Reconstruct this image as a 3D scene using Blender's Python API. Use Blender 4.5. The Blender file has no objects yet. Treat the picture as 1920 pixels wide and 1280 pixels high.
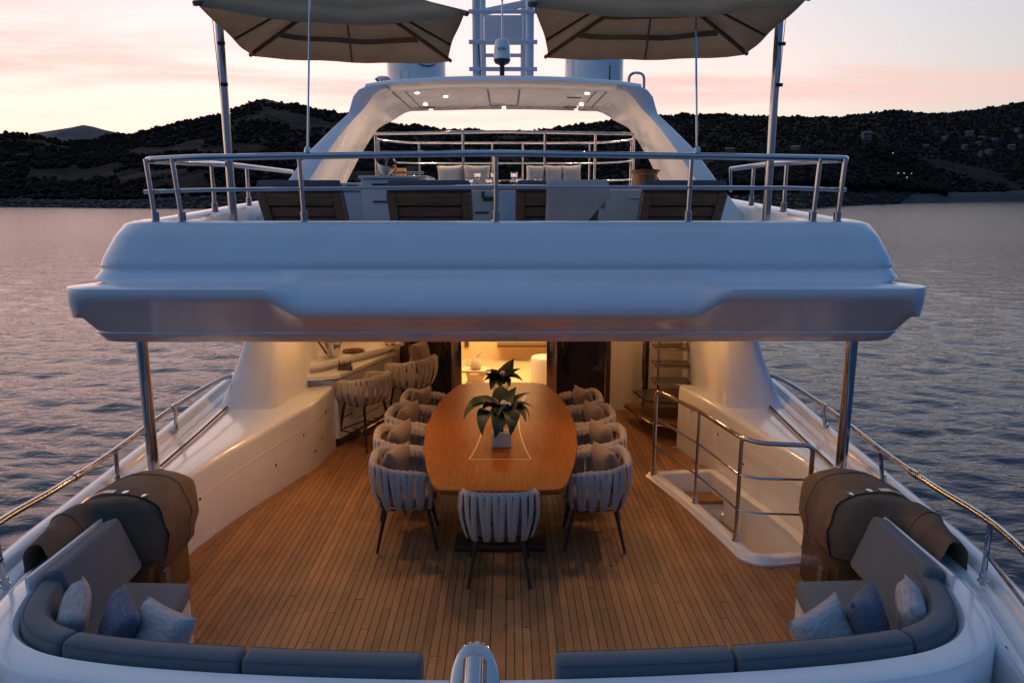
import bpy, bmesh, math, random
import numpy as np
from mathutils import Vector, Matrix
random.seed(7); rng = np.random.default_rng(7)
R = math.radians; PI = math.pi
sc = bpy.context.scene; COL = sc.collection

# ------------------------------------------------------------------ camera
cam = bpy.data.cameras.new('camera'); cam.sensor_width = 36; cam.lens = 25.69
cam.clip_start = 0.05; cam.clip_end = 9000
co = bpy.data.objects.new('camera', cam); COL.objects.link(co)
co.location = (0.1, 0, 3.05); co.rotation_euler = (R(90 - 11.23), 0, R(-0.33))
sc.camera = co
sc.view_settings.view_transform = 'Standard'; sc.view_settings.look = 'None'
sc.view_settings.exposure = 0.0; sc.view_settings.gamma = 1.0
sc.view_settings.use_curve_mapping = False
sc.cycles.max_bounces = 8; sc.cycles.diffuse_bounces = 3; sc.cycles.glossy_bounces = 4
sc.cycles.transmission_bounces = 6; sc.cycles.sample_clamp_indirect = 6.0
sc.cycles.caustics_reflective = False; sc.cycles.caustics_refractive = False

# ------------------------------------------------------------------ sky (dusk, sun just gone behind the hills, ahead and to the left)
SUN_AZ = R(-36)           # measured from +Y, to the left
SKY = 1.0
world = bpy.data.worlds.new('World'); sc.world = world; world.use_nodes = True
wt = world.node_tree; wt.nodes.clear()
def wn(t, **k):
    n = wt.nodes.new(t)
    for a, v in k.items(): setattr(n, a, v)
    return n
def wl(a, b): wt.links.new(a, b)
def wmath(op, a, b=None, clamp=False):
    n = wn('ShaderNodeMath', operation=op); n.use_clamp = clamp
    for i, v in enumerate((a, b)):
        if v is None: continue
        if isinstance(v, (int, float)): n.inputs[i].default_value = v
        else: wl(v, n.inputs[i])
    return n.outputs[0]
def wmix(f, a, b):
    n = wn('ShaderNodeMix', data_type='RGBA')
    if isinstance(f, (int, float)): n.inputs[0].default_value = f
    else: wl(f, n.inputs[0])
    for i, v in ((6, a), (7, b)):
        if isinstance(v, tuple): n.inputs[i].default_value = v + (1,)
        else: wl(v, n.inputs[i])
    return n.outputs[2]
def wramp(f, stops, interp='EASE'):
    n = wn('ShaderNodeValToRGB'); n.color_ramp.interpolation = interp
    el = n.color_ramp.elements
    while len(el) < len(stops): el.new(0.5)
    for e, (p, c) in zip(el, stops):
        e.position = p; e.color = c + (1,)
    wl(f, n.inputs[0]); return n.outputs[0]
geo = wn('ShaderNodeTexCoord'); sep = wn('ShaderNodeSeparateXYZ'); wl(geo.outputs['Generated'], sep.inputs[0])
dx, dy, dz = sep.outputs
el = wmath('MAXIMUM', dz, 0.0)
hor = wmath('SQRT', wmath('MAXIMUM', wmath('SUBTRACT', 1.0, wmath('MULTIPLY', dz, dz)), 1e-4))
dot = wmath('DIVIDE', wmath('ADD', wmath('MULTIPLY', dx, math.sin(SUN_AZ)), wmath('MULTIPLY', dy, math.cos(SUN_AZ))), hor)
azr = wn('ShaderNodeMapRange', interpolation_type='SMOOTHSTEP'); azr.inputs[1].default_value = -.55; azr.inputs[2].default_value = .80; wl(dot, azr.inputs[0]); az = azr.outputs[0]
A = wramp(el, [(0, (1.02, .76, .50)), (.06, (1.03, .88, .71)), (.15, (.98, .88, .81)), (.27, (.79, .82, .87)), (.5, (.52, .56, .66)), (1, (.14, .225, .39))], 'LINEAR')
B = wramp(el, [(0, (.05, .065, .12)), (.1, (.075, .10, .20)), (.25, (.022, .145, .39)), (.5, (.032, .18, .47)), (1, (.14, .225, .39))], 'LINEAR')
base = wmix(az, B, A)
# thin pink cloud streaks, laid out on a plane overhead
inv = wmath('DIVIDE', 1.0, wmath('ADD', el, 0.05))
cx_ = wn('ShaderNodeCombineXYZ'); wl(wmath('MULTIPLY', wmath('MULTIPLY', dx, inv), .55), cx_.inputs[0]); wl(wmath('MULTIPLY', wmath('MULTIPLY', dy, inv), 1.1), cx_.inputs[1])
noi = wn('ShaderNodeTexNoise'); noi.inputs['Scale'].default_value = 0.55; noi.inputs['Detail'].default_value = 7; noi.inputs['Roughness'].default_value = .55; noi.inputs['Distortion'].default_value = .3
mp = wn('ShaderNodeMapping'); mp.inputs['Location'].default_value = (4.2, 2.6, 0); wl(cx_.outputs[0], mp.inputs[0]); wl(mp.outputs[0], noi.inputs['Vector'])
cm = wramp(noi.outputs[0], [(0, (0, 0, 0)), (.46, (0, 0, 0)), (.64, (1, 1, 1)), (1, (1, 1, 1))], 'EASE')
band = wramp(el, [(0, (0, 0, 0)), (.07, (.1, .1, .1)), (.14, (1, 1, 1)), (.35, (.6, .6, .6)), (.7, (0, 0, 0)), (1, (0, 0, 0))])
cf = wmath('MULTIPLY', wmath('MULTIPLY', cm, band), wmath('MULTIPLY', az, .85))
glow = wn('ShaderNodeMapRange', interpolation_type='SMOOTHSTEP'); glow.inputs[1].default_value = .35; glow.inputs[2].default_value = 1.0; wl(dot, glow.inputs[0])
gel = wn('ShaderNodeMapRange', interpolation_type='SMOOTHSTEP'); gel.inputs[1].default_value = .55; gel.inputs[2].default_value = 0.0; wl(el, gel.inputs[0])
gf = wmath('MULTIPLY', glow.outputs[0], gel.outputs[0])
base = wmix(1.0, base, base); gcol = wmix(gf, (1.0, 1.0, 1.0), (1.6, 1.10, 1.08))
vm = wn('ShaderNodeVectorMath', operation='MULTIPLY'); wl(base, vm.inputs[0]); wl(gcol, vm.inputs[1]); base = vm.outputs[0]
base = wmix(cf, base, (.98, .60, .54))
nish = wn('ShaderNodeTexSky', sky_type='NISHITA'); nish.sun_disc = False
nish.sun_elevation = R(-1.5); nish.sun_rotation = SUN_AZ; nish.dust_density = 1.5; nish.ozone_density = 2.0
nb = wn('ShaderNodeBackground'); wl(nish.outputs[0], nb.inputs[0]); nb.inputs[1].default_value = 0.08
bb = wn('ShaderNodeBackground'); wl(base, bb.inputs[0]); bb.inputs[1].default_value = SKY
ad = wn('ShaderNodeAddShader'); wl(nb.outputs[0], ad.inputs[0]); wl(bb.outputs[0], ad.inputs[1])
wo = wn('ShaderNodeOutputWorld'); wl(ad.outputs[0], wo.inputs[0])
# weak afterglow
sun = bpy.data.lights.new('sun', 'SUN'); sun.energy = 0.1; sun.angle = R(40); sun.color = (1, .62, .45)
so = bpy.data.objects.new('sun', sun); COL.objects.link(so)
so.rotation_euler = Vector((-math.sin(SUN_AZ) * math.cos(R(10)), -math.cos(SUN_AZ) * math.cos(R(10)), -math.sin(R(10)))).to_track_quat('-Z', 'Y').to_euler()

# ------------------------------------------------------------------ materials
def mat(name, col, rough=.5, metal=0.0, coat=0.0, var=0.0, objvar=0.0, nscale=20.0, bump=0.0, bscale=60.0, stretch=(1, 1, 1), col2=None, spec=.5, sheen=0.0, emit=None, estr=0.0, rvar=0.0):
    m = bpy.data.materials.new(name); m.use_nodes = True; t = m.node_tree
    p = t.nodes['Principled BSDF']; L = t.links.new
    p.inputs['Base Color'].default_value = (*col, 1); p.inputs['Roughness'].default_value = rough
    p.inputs['Metallic'].default_value = metal; p.inputs['Coat Weight'].default_value = coat
    p.inputs['Coat Roughness'].default_value = .08; p.inputs['Specular IOR Level'].default_value = spec
    p.inputs['Sheen Weight'].default_value = sheen
    tc = t.nodes.new('ShaderNodeTexCoord'); mpn = t.nodes.new('ShaderNodeMapping'); mpn.inputs['Scale'].default_value = stretch
    L(tc.outputs['Object'], mpn.inputs[0])
    if var or col2 or rvar:
        n = t.nodes.new('ShaderNodeTexNoise'); n.inputs['Scale'].default_value = nscale; n.inputs['Detail'].default_value = 6
        L(mpn.outputs[0], n.inputs['Vector'])
        c2 = col2 or tuple(max(0, c * (1 - var)) for c in col); c1 = col if col2 else tuple(c * (1 + var) for c in col)
        r = t.nodes.new('ShaderNodeValToRGB'); r.color_ramp.elements[0].position = .3; r.color_ramp.elements[1].position = .7
        r.color_ramp.elements[0].color = (*c2, 1); r.color_ramp.elements[1].color = (*c1, 1)
        L(n.outputs[0], r.inputs[0]); src = r.outputs[0]
        if rvar:
            mr = t.nodes.new('ShaderNodeMapRange'); mr.inputs[1].default_value = .3; mr.inputs[2].default_value = .7
            mr.inputs[3].default_value = max(0, rough - rvar); mr.inputs[4].default_value = rough + rvar
            L(n.outputs[0], mr.inputs[0]); L(mr.outputs[0], p.inputs['Roughness'])
        if objvar:
            oi = t.nodes.new('ShaderNodeObjectInfo'); h = t.nodes.new('ShaderNodeHueSaturation')
            mr = t.nodes.new('ShaderNodeMapRange'); mr.inputs[3].default_value = 1 - objvar; mr.inputs[4].default_value = 1 + objvar
            L(oi.outputs['Random'], mr.inputs[0]); L(mr.outputs[0], h.inputs['Value']); L(src, h.inputs['Color']); src = h.outputs[0]
        L(src, p.inputs['Base Color'])
    if bump:
        n2 = t.nodes.new('ShaderNodeTexNoise'); n2.inputs['Scale'].default_value = bscale; n2.inputs['Detail'].default_value = 4
        L(mpn.outputs[0], n2.inputs['Vector'])
        b = t.nodes.new('ShaderNodeBump'); b.inputs['Strength'].default_value = bump; b.inputs['Distance'].default_value = .01
        L(n2.outputs[0], b.inputs['Height']); L(b.outputs[0], p.inputs['Normal'])
    if emit:
        p.inputs['Emission Color'].default_value = (*emit, 1); p.inputs['Emission Strength'].default_value = estr
    return m
M = {}
M['gel'] = mat('white_gelcoat', (.78, .77, .76), .22, coat=.6, var=.03, nscale=3, rvar=.06, bump=.02, bscale=2.5)
M['gelmatt'] = mat('nonskid_gelcoat', (.76, .75, .74), .5, var=.04, nscale=30, bump=.15, bscale=250)
M['cream'] = mat('cream_panel', (.72, .62, .50), .35, coat=.2, var=.03, nscale=4)
M['steel'] = mat('polished_steel', (.52, .51, .52), .12, metal=1.0, rvar=.05, var=.04, nscale=14)
M['teak'] = mat('teak_plank', (.36, .18, .075), .5, objvar=.22, nscale=9, stretch=(12, .8, 4), col2=(.26, .118, .045), bump=.12, bscale=30)
M['caulk'] = mat('black_caulking', (.02, .017, .015), .6)
M['wood'] = mat('varnished_teak', (.31, .092, .010), .45, spec=.2, nscale=6, stretch=(10, .7, 4), col2=(.20, .06, .008))
M['darkwood'] = mat('dark_wood', (.075, .04, .022), .35, coat=.3, nscale=8, stretch=(8, 8, 1), col2=(.045, .022, .012))
M['inlay'] = mat('maple_inlay', (.52, .33, .14), .4, coat=.1, var=.05)
M['rope'] = mat('light_grey_strap', (.42, .345, .285), .85, var=.14, nscale=60, bump=.5, bscale=180, sheen=.2)
M['seat'] = mat('taupe_cushion', (.23, .19, .165), .9, var=.08, nscale=60, bump=.3, bscale=250, sheen=.2)
M['pillow'] = mat('tan_pillow', (.20, .13, .083), .9, var=.1, nscale=40, bump=.3, bscale=200, sheen=.2)
M['grey'] = mat('grey_upholstery', (.10, .122, .14), .85, var=.08, nscale=50, bump=.3, bscale=300, sheen=.15)
M['greylight'] = mat('pale_grey_fabric', (.36, .36, .37), .9, var=.1, nscale=30, bump=.3, bscale=150)
M['bluepil'] = mat('blue_patterned_pillow', (.055, .085, .15), .85, nscale=30, stretch=(.6, 2.5, 3), col2=(.15, .16, .21), bump=.3, bscale=80)
M['whitepil'] = mat('white_patterned_pillow', (.46, .43, .42), .85, nscale=26, stretch=(.6, 2.5, 3), col2=(.27, .27, .29), bump=.3, bscale=80)
M['piping'] = mat('grey_piping', (.09, .10, .12), .8)
M['canvas'] = mat('brown_canvas', (.155, .10, .062), .85, var=.16, nscale=4, bump=.9, bscale=6, stretch=(1, 1.6, .8))
M['strap'] = mat('strap_highlight_tone', (.42, .36, .30), .3, coat=.3, var=.05)  # pale tone for the highlight painted on the cover straps
M['chairleg'] = mat('bronze_leg', (.045, .032, .026), .4, metal=.4)
M['bed'] = mat('brown_slats', (.20, .112, .055), .6, nscale=6, stretch=(1, 6, 6), col2=(.13, .07, .035))
M['bedcush'] = mat('charcoal_mattress', (.10, .10, .115), .9, var=.08, nscale=40, bump=.3, bscale=200)
M['towel'] = mat('pale_towel', (.60, .53, .49), .95, var=.05, nscale=20, bump=.6, bscale=160)
M['glassdark'] = mat('tinted_glass', (.008, .009, .009), .06, spec=.6)
M['leaf'] = mat('dark_leaf', (.019, .036, .017), .5, spec=.3, var=.3, nscale=6, objvar=.3)
M['leafbrown'] = mat('olive_leaf', (.16, .11, .045), .5, var=.3, nscale=6)
M['flower'] = mat('pale_bloom', (.62, .48, .45), .7, var=.1)
M['red'] = mat('red_petal', (.55, .05, .03), .6, var=.2)
M['ceramic'] = mat('white_ceramic', (.62, .58, .55), .3, var=.04)
M['stone'] = mat('warm_stone', (.62, .52, .40), .6, var=.08, nscale=8)
M['wallwarm'] = mat('warm_wall', (.72, .55, .33), .5, nscale=1.5, col2=(.62, .44, .24))
M['black'] = mat('black_plastic', (.015, .015, .017), .4)
M['letter'] = mat('navy_print', (.02, .03, .09), .4)
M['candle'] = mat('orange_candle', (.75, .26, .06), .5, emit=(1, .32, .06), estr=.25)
M['drumwood'] = mat('striped_wood', (.40, .16, .05), .35, coat=.4, nscale=7, stretch=(14, 14, .6), col2=(.09, .03, .012))
M['mastpaint'] = mat('mast_paint', (.66, .68, .70), .35, coat=.2, var=.03)
M['brass'] = mat('brass', (.55, .36, .14), .25, metal=1.0)
M['lamp'] = mat('lit_lens', (1, .9, .75), .4, emit=(1, .86, .66), estr=6)
M['lampwarm'] = mat('lit_warm_lens', (1, .8, .5), .4, emit=(1, .62, .28), estr=6)
M['shorelamp'] = mat('shore_lamp_glow', (1, .9, .7), .4, emit=(1, .85, .6), estr=3.0)
def weather(m, lo=.62, hi=1.12, scale=.9):
    t = m.node_tree; p = t.nodes['Principled BSDF']; src = p.inputs['Base Color'].links[0].from_socket
    g = t.nodes.new('ShaderNodeNewGeometry'); n = t.nodes.new('ShaderNodeTexNoise'); n.inputs['Scale'].default_value = scale; n.inputs['Detail'].default_value = 7; n.inputs['Roughness'].default_value = .65
    t.links.new(g.outputs['Position'], n.inputs['Vector']); mr = t.nodes.new('ShaderNodeMapRange'); mr.inputs[1].default_value = .3; mr.inputs[2].default_value = .7; mr.inputs[3].default_value = lo; mr.inputs[4].default_value = hi
    t.links.new(n.outputs[0], mr.inputs[0]); v = t.nodes.new('ShaderNodeVectorMath'); v.operation = 'SCALE'; t.links.new(src, v.inputs[0]); t.links.new(mr.outputs[0], v.inputs['Scale']); t.links.new(v.outputs[0], p.inputs['Base Color'])
weather(M['teak'], .68, 1.15, 1.6); weather(M['canvas'], .75, 1.1, 2.5)
def canopy_mat():
    m = bpy.data.materials.new('umbrella_canvas'); m.use_nodes = True; t = m.node_tree; t.nodes.clear(); L = t.links.new
    d = t.nodes.new('ShaderNodeBsdfDiffuse'); tr = t.nodes.new('ShaderNodeBsdfTranslucent'); mx = t.nodes.new('ShaderNodeMixShader')
    n = t.nodes.new('ShaderNodeTexNoise'); n.inputs['Scale'].default_value = 3; n.inputs['Detail'].default_value = 5
    tc = t.nodes.new('ShaderNodeTexCoord'); L(tc.outputs['Object'], n.inputs['Vector'])
    r = t.nodes.new('ShaderNodeValToRGB'); r.color_ramp.elements[0].position = .3; r.color_ramp.elements[1].position = .7
    r.color_ramp.elements[0].color = (.45, .29, .165, 1); r.color_ramp.elements[1].color = (.54, .36, .215, 1)
    L(n.outputs[0], r.inputs[0]); L(r.outputs[0], d.inputs[0]); L(r.outputs[0], tr.inputs[0])
    b = t.nodes.new('ShaderNodeBump'); b.inputs['Strength'].default_value = .4; b.inputs['Distance'].default_value = .03
    n2 = t.nodes.new('ShaderNodeTexNoise'); n2.inputs['Scale'].default_value = 5; L(tc.outputs['Object'], n2.inputs['Vector']); L(n2.outputs[0], b.inputs['Height'])
    L(b.outputs[0], d.inputs['Normal'])
    mx.inputs[0].default_value = .30; L(d.outputs[0], mx.inputs[1]); L(tr.outputs[0], mx.inputs[2])
    o = t.nodes.new('ShaderNodeOutputMaterial'); L(mx.outputs[0], o.inputs[0]); return m
M['canopy'] = canopy_mat()
def glass_mat():
    m = bpy.data.materials.new('clear_glass'); m.use_nodes = True; p = m.node_tree.nodes['Principled BSDF']
    p.inputs['Base Color'].default_value = (.95, .96, .96, 1); p.inputs['Roughness'].default_value = .03
    p.inputs['Transmission Weight'].default_value = 1; p.inputs['IOR'].default_value = 1.45
    return m
M['glass'] = glass_mat()

# ------------------------------------------------------------------ mesh helpers
class MB:
    def __init__(s): s.v = []; s.f = []
    def add(s, vs, fs):
        o = len(s.v); s.v += [tuple(v) for v in vs]; s.f += [tuple(i + o for i in f) for f in fs]; return s
    def box(s, x0, x1, y0, y1, z0, z1, bev=0.0, seg=2, mtx=None):
        if bev <= 0:
            vs = [(x, y, z) for x in (x0, x1) for y in (y0, y1) for z in (z0, z1)]
            fs = [(0, 1, 3, 2), (4, 6, 7, 5), (0, 4, 5, 1), (2, 3, 7, 6), (0, 2, 6, 4), (1, 5, 7, 3)]
        else:
            bm = bmesh.new(); bmesh.ops.create_cube(bm, size=1)
            for v in bm.verts:
                v.co = Vector(((x0 + x1) / 2 + v.co.x * (x1 - x0), (y0 + y1) / 2 + v.co.y * (y1 - y0), (z0 + z1) / 2 + v.co.z * (z1 - z0)))
            bmesh.ops.bevel(bm, geom=bm.edges[:], offset=bev, segments=seg, profile=.6, affect='EDGES')
            bm.verts.index_update()
            vs = [tuple(v.co) for v in bm.verts]; fs = [tuple(v.index for v in f.verts) for f in bm.faces]; bm.free()
        if mtx is not None: vs = [tuple(mtx @ Vector(v)) for v in vs]
        return s.add(vs, fs)
    def tube(s, pts, r, n=8, closed=False, cap=True, flat=1.0, up=None):
        pts = [Vector(p) for p in pts]; N = len(pts)
        rs = r if isinstance(r, (list, tuple)) else [r] * N
        vs = []; prev = None
        for i, p in enumerate(pts):
            if closed: t = pts[(i + 1) % N] - pts[i - 1]
            else: t = pts[min(i + 1, N - 1)] - pts[max(i - 1, 0)]
            if t.length < 1e-9: t = Vector((0, 0, 1))
            t.normalize()
            if prev is None:
                a = Vector(up) if up else (Vector((0, 0, 1)) if abs(t.z) < .9 else Vector((0, 1, 0)))
                u = (a - t * a.dot(t)).normalized()
            else:
                u = prev - t * prev.dot(t)
                if u.length < 1e-6: u = t.orthogonal()
                u.normalize()
            prev = u; w = t.cross(u)
            for k in range(n):
                a = 2 * PI * k / n
                vs.append(p + u * math.cos(a) * rs[i] * flat + w * math.sin(a) * rs[i])
        fs = []
        M_ = N if closed else N - 1
        for i in range(M_):
            j = (i + 1) % N
            for k in range(n):
                fs.append((i * n + k, i * n + (k + 1) % n, j * n + (k + 1) % n, j * n + k))
        if cap and not closed:
            fs.append(tuple(range(n - 1, -1, -1))); fs.append(tuple((N - 1) * n + k for k in range(n)))
        return s.add(vs, fs)
    def lathe(s, prof, c=(0, 0, 0), n=16, sx=1, sy=1, cap=True):
        vs = []; fs = []
        for (r, z) in prof:
            for k in range(n):
                a = 2 * PI * k / n; vs.append((c[0] + r * sx * math.cos(a), c[1] + r * sy * math.sin(a), c[2] + z))
        for i in range(len(prof) - 1):
            for k in range(n): fs.append((i * n + k, i * n + (k + 1) % n, (i + 1) * n + (k + 1) % n, (i + 1) * n + k))
        if cap:
            fs.append(tuple(range(n - 1, -1, -1))); fs.append(tuple((len(prof) - 1) * n + k for k in range(n)))
        return s.add(vs, fs)
    def loft(s, secs, closed=False, cap=False, flip=False):
        n = len(secs[0]); vs = [v for q in secs for v in q]; fs = []
        for i in range(len(secs) - 1):
            for k in range(n if closed else n - 1):
                a, b = i * n + k, i * n + (k + 1) % n; c, d = (i + 1) * n + (k + 1) % n, (i + 1) * n + k
                fs.append((a, d, c, b) if flip else (a, b, c, d))
        if cap:
            q = tuple(range(n)); e = tuple((len(secs) - 1) * n + k for k in range(n))
            fs.append(q if flip else q[::-1]); fs.append(e[::-1] if flip else e)
        return s.add(vs, fs)
    def prism(s, poly, z0, z1):
        n = len(poly); vs = [(x, y, z0) for x, y in poly] + [(x, y, z1) for x, y in poly]
        fs = [tuple(range(n - 1, -1, -1)), tuple(range(n, 2 * n))] + [(k, (k + 1) % n, n + (k + 1) % n, n + k) for k in range(n)]
        return s.add(vs, fs)
    def mesh(s, name, m, ang=35, fixn=True):
        me = bpy.data.meshes.new(name); me.from_pydata(s.v, [], s.f); me.materials.append(m)
        if fixn:
            bm = bmesh.new(); bm.from_mesh(me); bmesh.ops.recalc_face_normals(bm, faces=bm.faces[:]); bm.to_mesh(me); bm.free()
        if ang:
            me.polygons.foreach_set('use_smooth', [True] * len(me.polygons)); me.set_sharp_from_angle(angle=R(ang))
        me.update(); return me
    def build(s, name, m, parent=None, ang=35, fixn=True, label=None, kind=None):
        o = bpy.data.objects.new(name, s.mesh(name, m, ang, fixn)); COL.objects.link(o)
        if parent is not None: o.parent = parent
        if label: o['label'] = label
        if kind: o['kind'] = kind
        return o
def inst(name, me, parent=None, loc=(0, 0, 0), rot=(0, 0, 0)):
    o = bpy.data.objects.new(name, me); COL.objects.link(o); o.location = loc; o.rotation_euler = rot
    if parent is not None: o.parent = parent
    return o
def thing(name, label, cat, loc=(0, 0, 0), rotz=0, group=None):
    o = bpy.data.objects.new(name, None); COL.objects.link(o); o.empty_display_size = .1
    o.location = loc; o.rotation_euler = (0, 0, rotz); o['label'] = label; o['category'] = cat
    if group: o['group'] = group
    return o
def tag(o, label, cat, group=None):
    o['label'] = label; o['category'] = cat
    if group: o['group'] = group
    return o
def dup(root, loc, rotz, label, group=None):
    r = root.copy(); COL.objects.link(r); r.location = loc; r.rotation_euler = (0, 0, rotz); r['label'] = label
    if group: r['group'] = group
    for ch in list(root.children):
        c = ch.copy(); COL.objects.link(c); c.parent = r
        for g in list(ch.children):
            d = g.copy(); COL.objects.link(d); d.parent = c
    return r
def rpath(pts, rad=.1, seg=5, closed=False):
    """polyline with rounded corners"""
    P = [Vector(p) for p in pts]; out = []; n = len(P)
    for i, p in enumerate(P):
        if not closed and i in (0, n - 1): out.append(p); continue
        a = P[i - 1] - p; b = P[(i + 1) % n] - p
        r = min(rad, a.length * .45, b.length * .45)
        s0 = p + a.normalized() * r; s1 = p + b.normalized() * r
        for k in range(seg + 1):
            t = k / seg; out.append(s0 * (1 - t) ** 2 + p * 2 * t * (1 - t) + s1 * t * t)
    return out
def lerp(x, xs, ys): return float(np.interp(x, xs, ys))
def spl(pts, n=8):
    """Catmull-Rom through points"""
    P = [Vector(p) for p in pts]; P = [P[0] * 2 - P[1]] + P + [P[-1] * 2 - P[-2]]; out = []
    for i in range(1, len(P) - 2):
        for k in range(n):
            t = k / n; a, b, c, d = P[i - 1], P[i], P[i + 1], P[i + 2]
            out.append(.5 * ((2 * b) + (c - a) * t + (2 * a - 5 * b + 4 * c - d) * t * t + (3 * b - a - 3 * c + d) * t ** 3))
    out.append(P[-2]); return out
def pillow_mesh(name, m, w=.45, h=.45, t=.16, n=10, wr=0.0):
    """standing in the XZ plane, thickness along Y, base at z=0"""
    b = MB(); grid = {}
    vs = []; fs = []
    for sgn in (1, -1):
        for i in range(n + 1):
            for j in range(n + 1):
                u = -1 + 2 * i / n; v = -1 + 2 * j / n
                px = u * w / 2 * (1 - .09 * (1 - abs(v) ** 2) * abs(u)); pz = v * h / 2 * (1 - .09 * (1 - abs(u) ** 2) * abs(v))
                d = max(0, (1 - u ** 4)) ** .5 * max(0, (1 - v ** 4)) ** .5 * t / 2 * (1 + .25 * random.uniform(-wr, wr))
                if v < 0: d *= 1.08
                vs.append((px, sgn * d, pz + h / 2))
    N = (n + 1) ** 2
    for k in (0, 1):
        for i in range(n):
            for j in range(n):
                a = k * N + i * (n + 1) + j; q = (a, a + n + 1, a + n + 2, a + 1)
                fs.append(q if k else q[::-1])
    b.add(vs, fs); me = b.mesh(name, m, ang=0)
    bm = bmesh.new(); bm.from_mesh(me); bmesh.ops.remove_doubles(bm, verts=bm.verts[:], dist=1e-5); bmesh.ops.recalc_face_normals(bm, faces=bm.faces[:]); bm.to_mesh(me); bm.free()
    me.polygons.foreach_set('use_smooth', [True] * len(me.polygons)); me.update(); return me

# ================================================================== THE YACHT (everything fixed to the hull)
yacht = thing('yacht', 'large white motor yacht seen from astern with lit aft deck and raised sun deck', 'yacht', (0, 6, 0))
yacht.location = (0, 0, 0)
def LX(y): return lerp(y, (3.2, 4.6, 5.3, 5.97, 6.56, 7.07, 7.97, 8.6, 8.64, 10.2), (-2.7, -2.72, -2.70, -2.66, -2.53, -2.38, -2.09, -2.02, -2.3, -2.3))
def RX(y): return lerp(y, (3.2, 5.6, 6.25, 6.5, 7.0, 7.8, 8.68, 8.7, 10.2), (2.72, 2.8, 2.79, 2.74, 2.63, 2.42, 2.16, 2.7, 2.7))
def HX(y): return lerp(y, (5.62, 5.75, 6.0, 7.62), (2.3, 2.11, 2.06, 1.66))    # inboard edge of the stair hatch
# ---- teak deck: planks laid one by one over black caulking
deck = MB()
planks = []
xs = []; x = .03 + .0575
while x < 2.75: xs.append((x, x + .054)); x += .0585
x = .03 - .0575
while x > -2.75: xs.append((x - .054, x)); x -= .0585
xs.append((.03 - .0515, .03 + .0515))
xs.sort()
def inside(x, y):
    if x < LX(y) + .02 or x > RX(y) - .01: return False
    if 5.66 < y < 7.66 and x > HX(y) + .02: return False
    return True
ys = np.arange(3.5, 10.2, .02)
for (x0, x1) in xs:
    xm = (x0 + x1) / 2; run = None
    for y in list(ys) + [99]:
        ok = y < 50 and inside(xm, y)
        if ok and run is None: run = y
        if not ok and run is not None:
            e = prevy
            if e - run > .15:
                deck.add([(x0 - .006, run, -.006), (x1 + .006, run, -.006), (x1 + .006, e, -.006), (x0 - .006, e, -.006)], [(0, 1, 2, 3)])
                c = run; first = True
                while c < e - .05:
                    L = random.uniform(.5, 2.6) if first else random.uniform(1.9, 2.9)
                    first = False
                    d = min(e, c + L)
                    if e - d < .5: d = e
                    planks.append((x0, x1, c, d)); c = d + .005
            run = None
        prevy = y
aft_deck = deck.build('aft_deck', M['caulk'], yacht, ang=0)
planks.sort(key=lambda q: q[2])
for q in planks[:299]:
    MB().box(q[0], q[1], q[2], q[3], -.014, 0 + random.uniform(-.0006, .0006)).build('plank', M['teak'], aft_deck, ang=0, fixn=False)
if len(planks) > 299:
    rest = MB()
    for q in planks[299:]: rest.box(q[0], q[1], q[2], q[3], -.014, 0)
    rest.build('planks', M['teak'], aft_deck, ang=0, fixn=False, kind='stuff')
mg = MB(); yy = np.linspace(4.6, 8.55, 30)
mg.loft([[(LX(y) + .005, y, -.01), (LX(y) + .005, y, .004), (LX(y) + .085, y, .004), (LX(y) + .085, y, -.01)] for y in yy])
mg.build('margin_board', M['teak'], aft_deck, ang=30)
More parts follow.
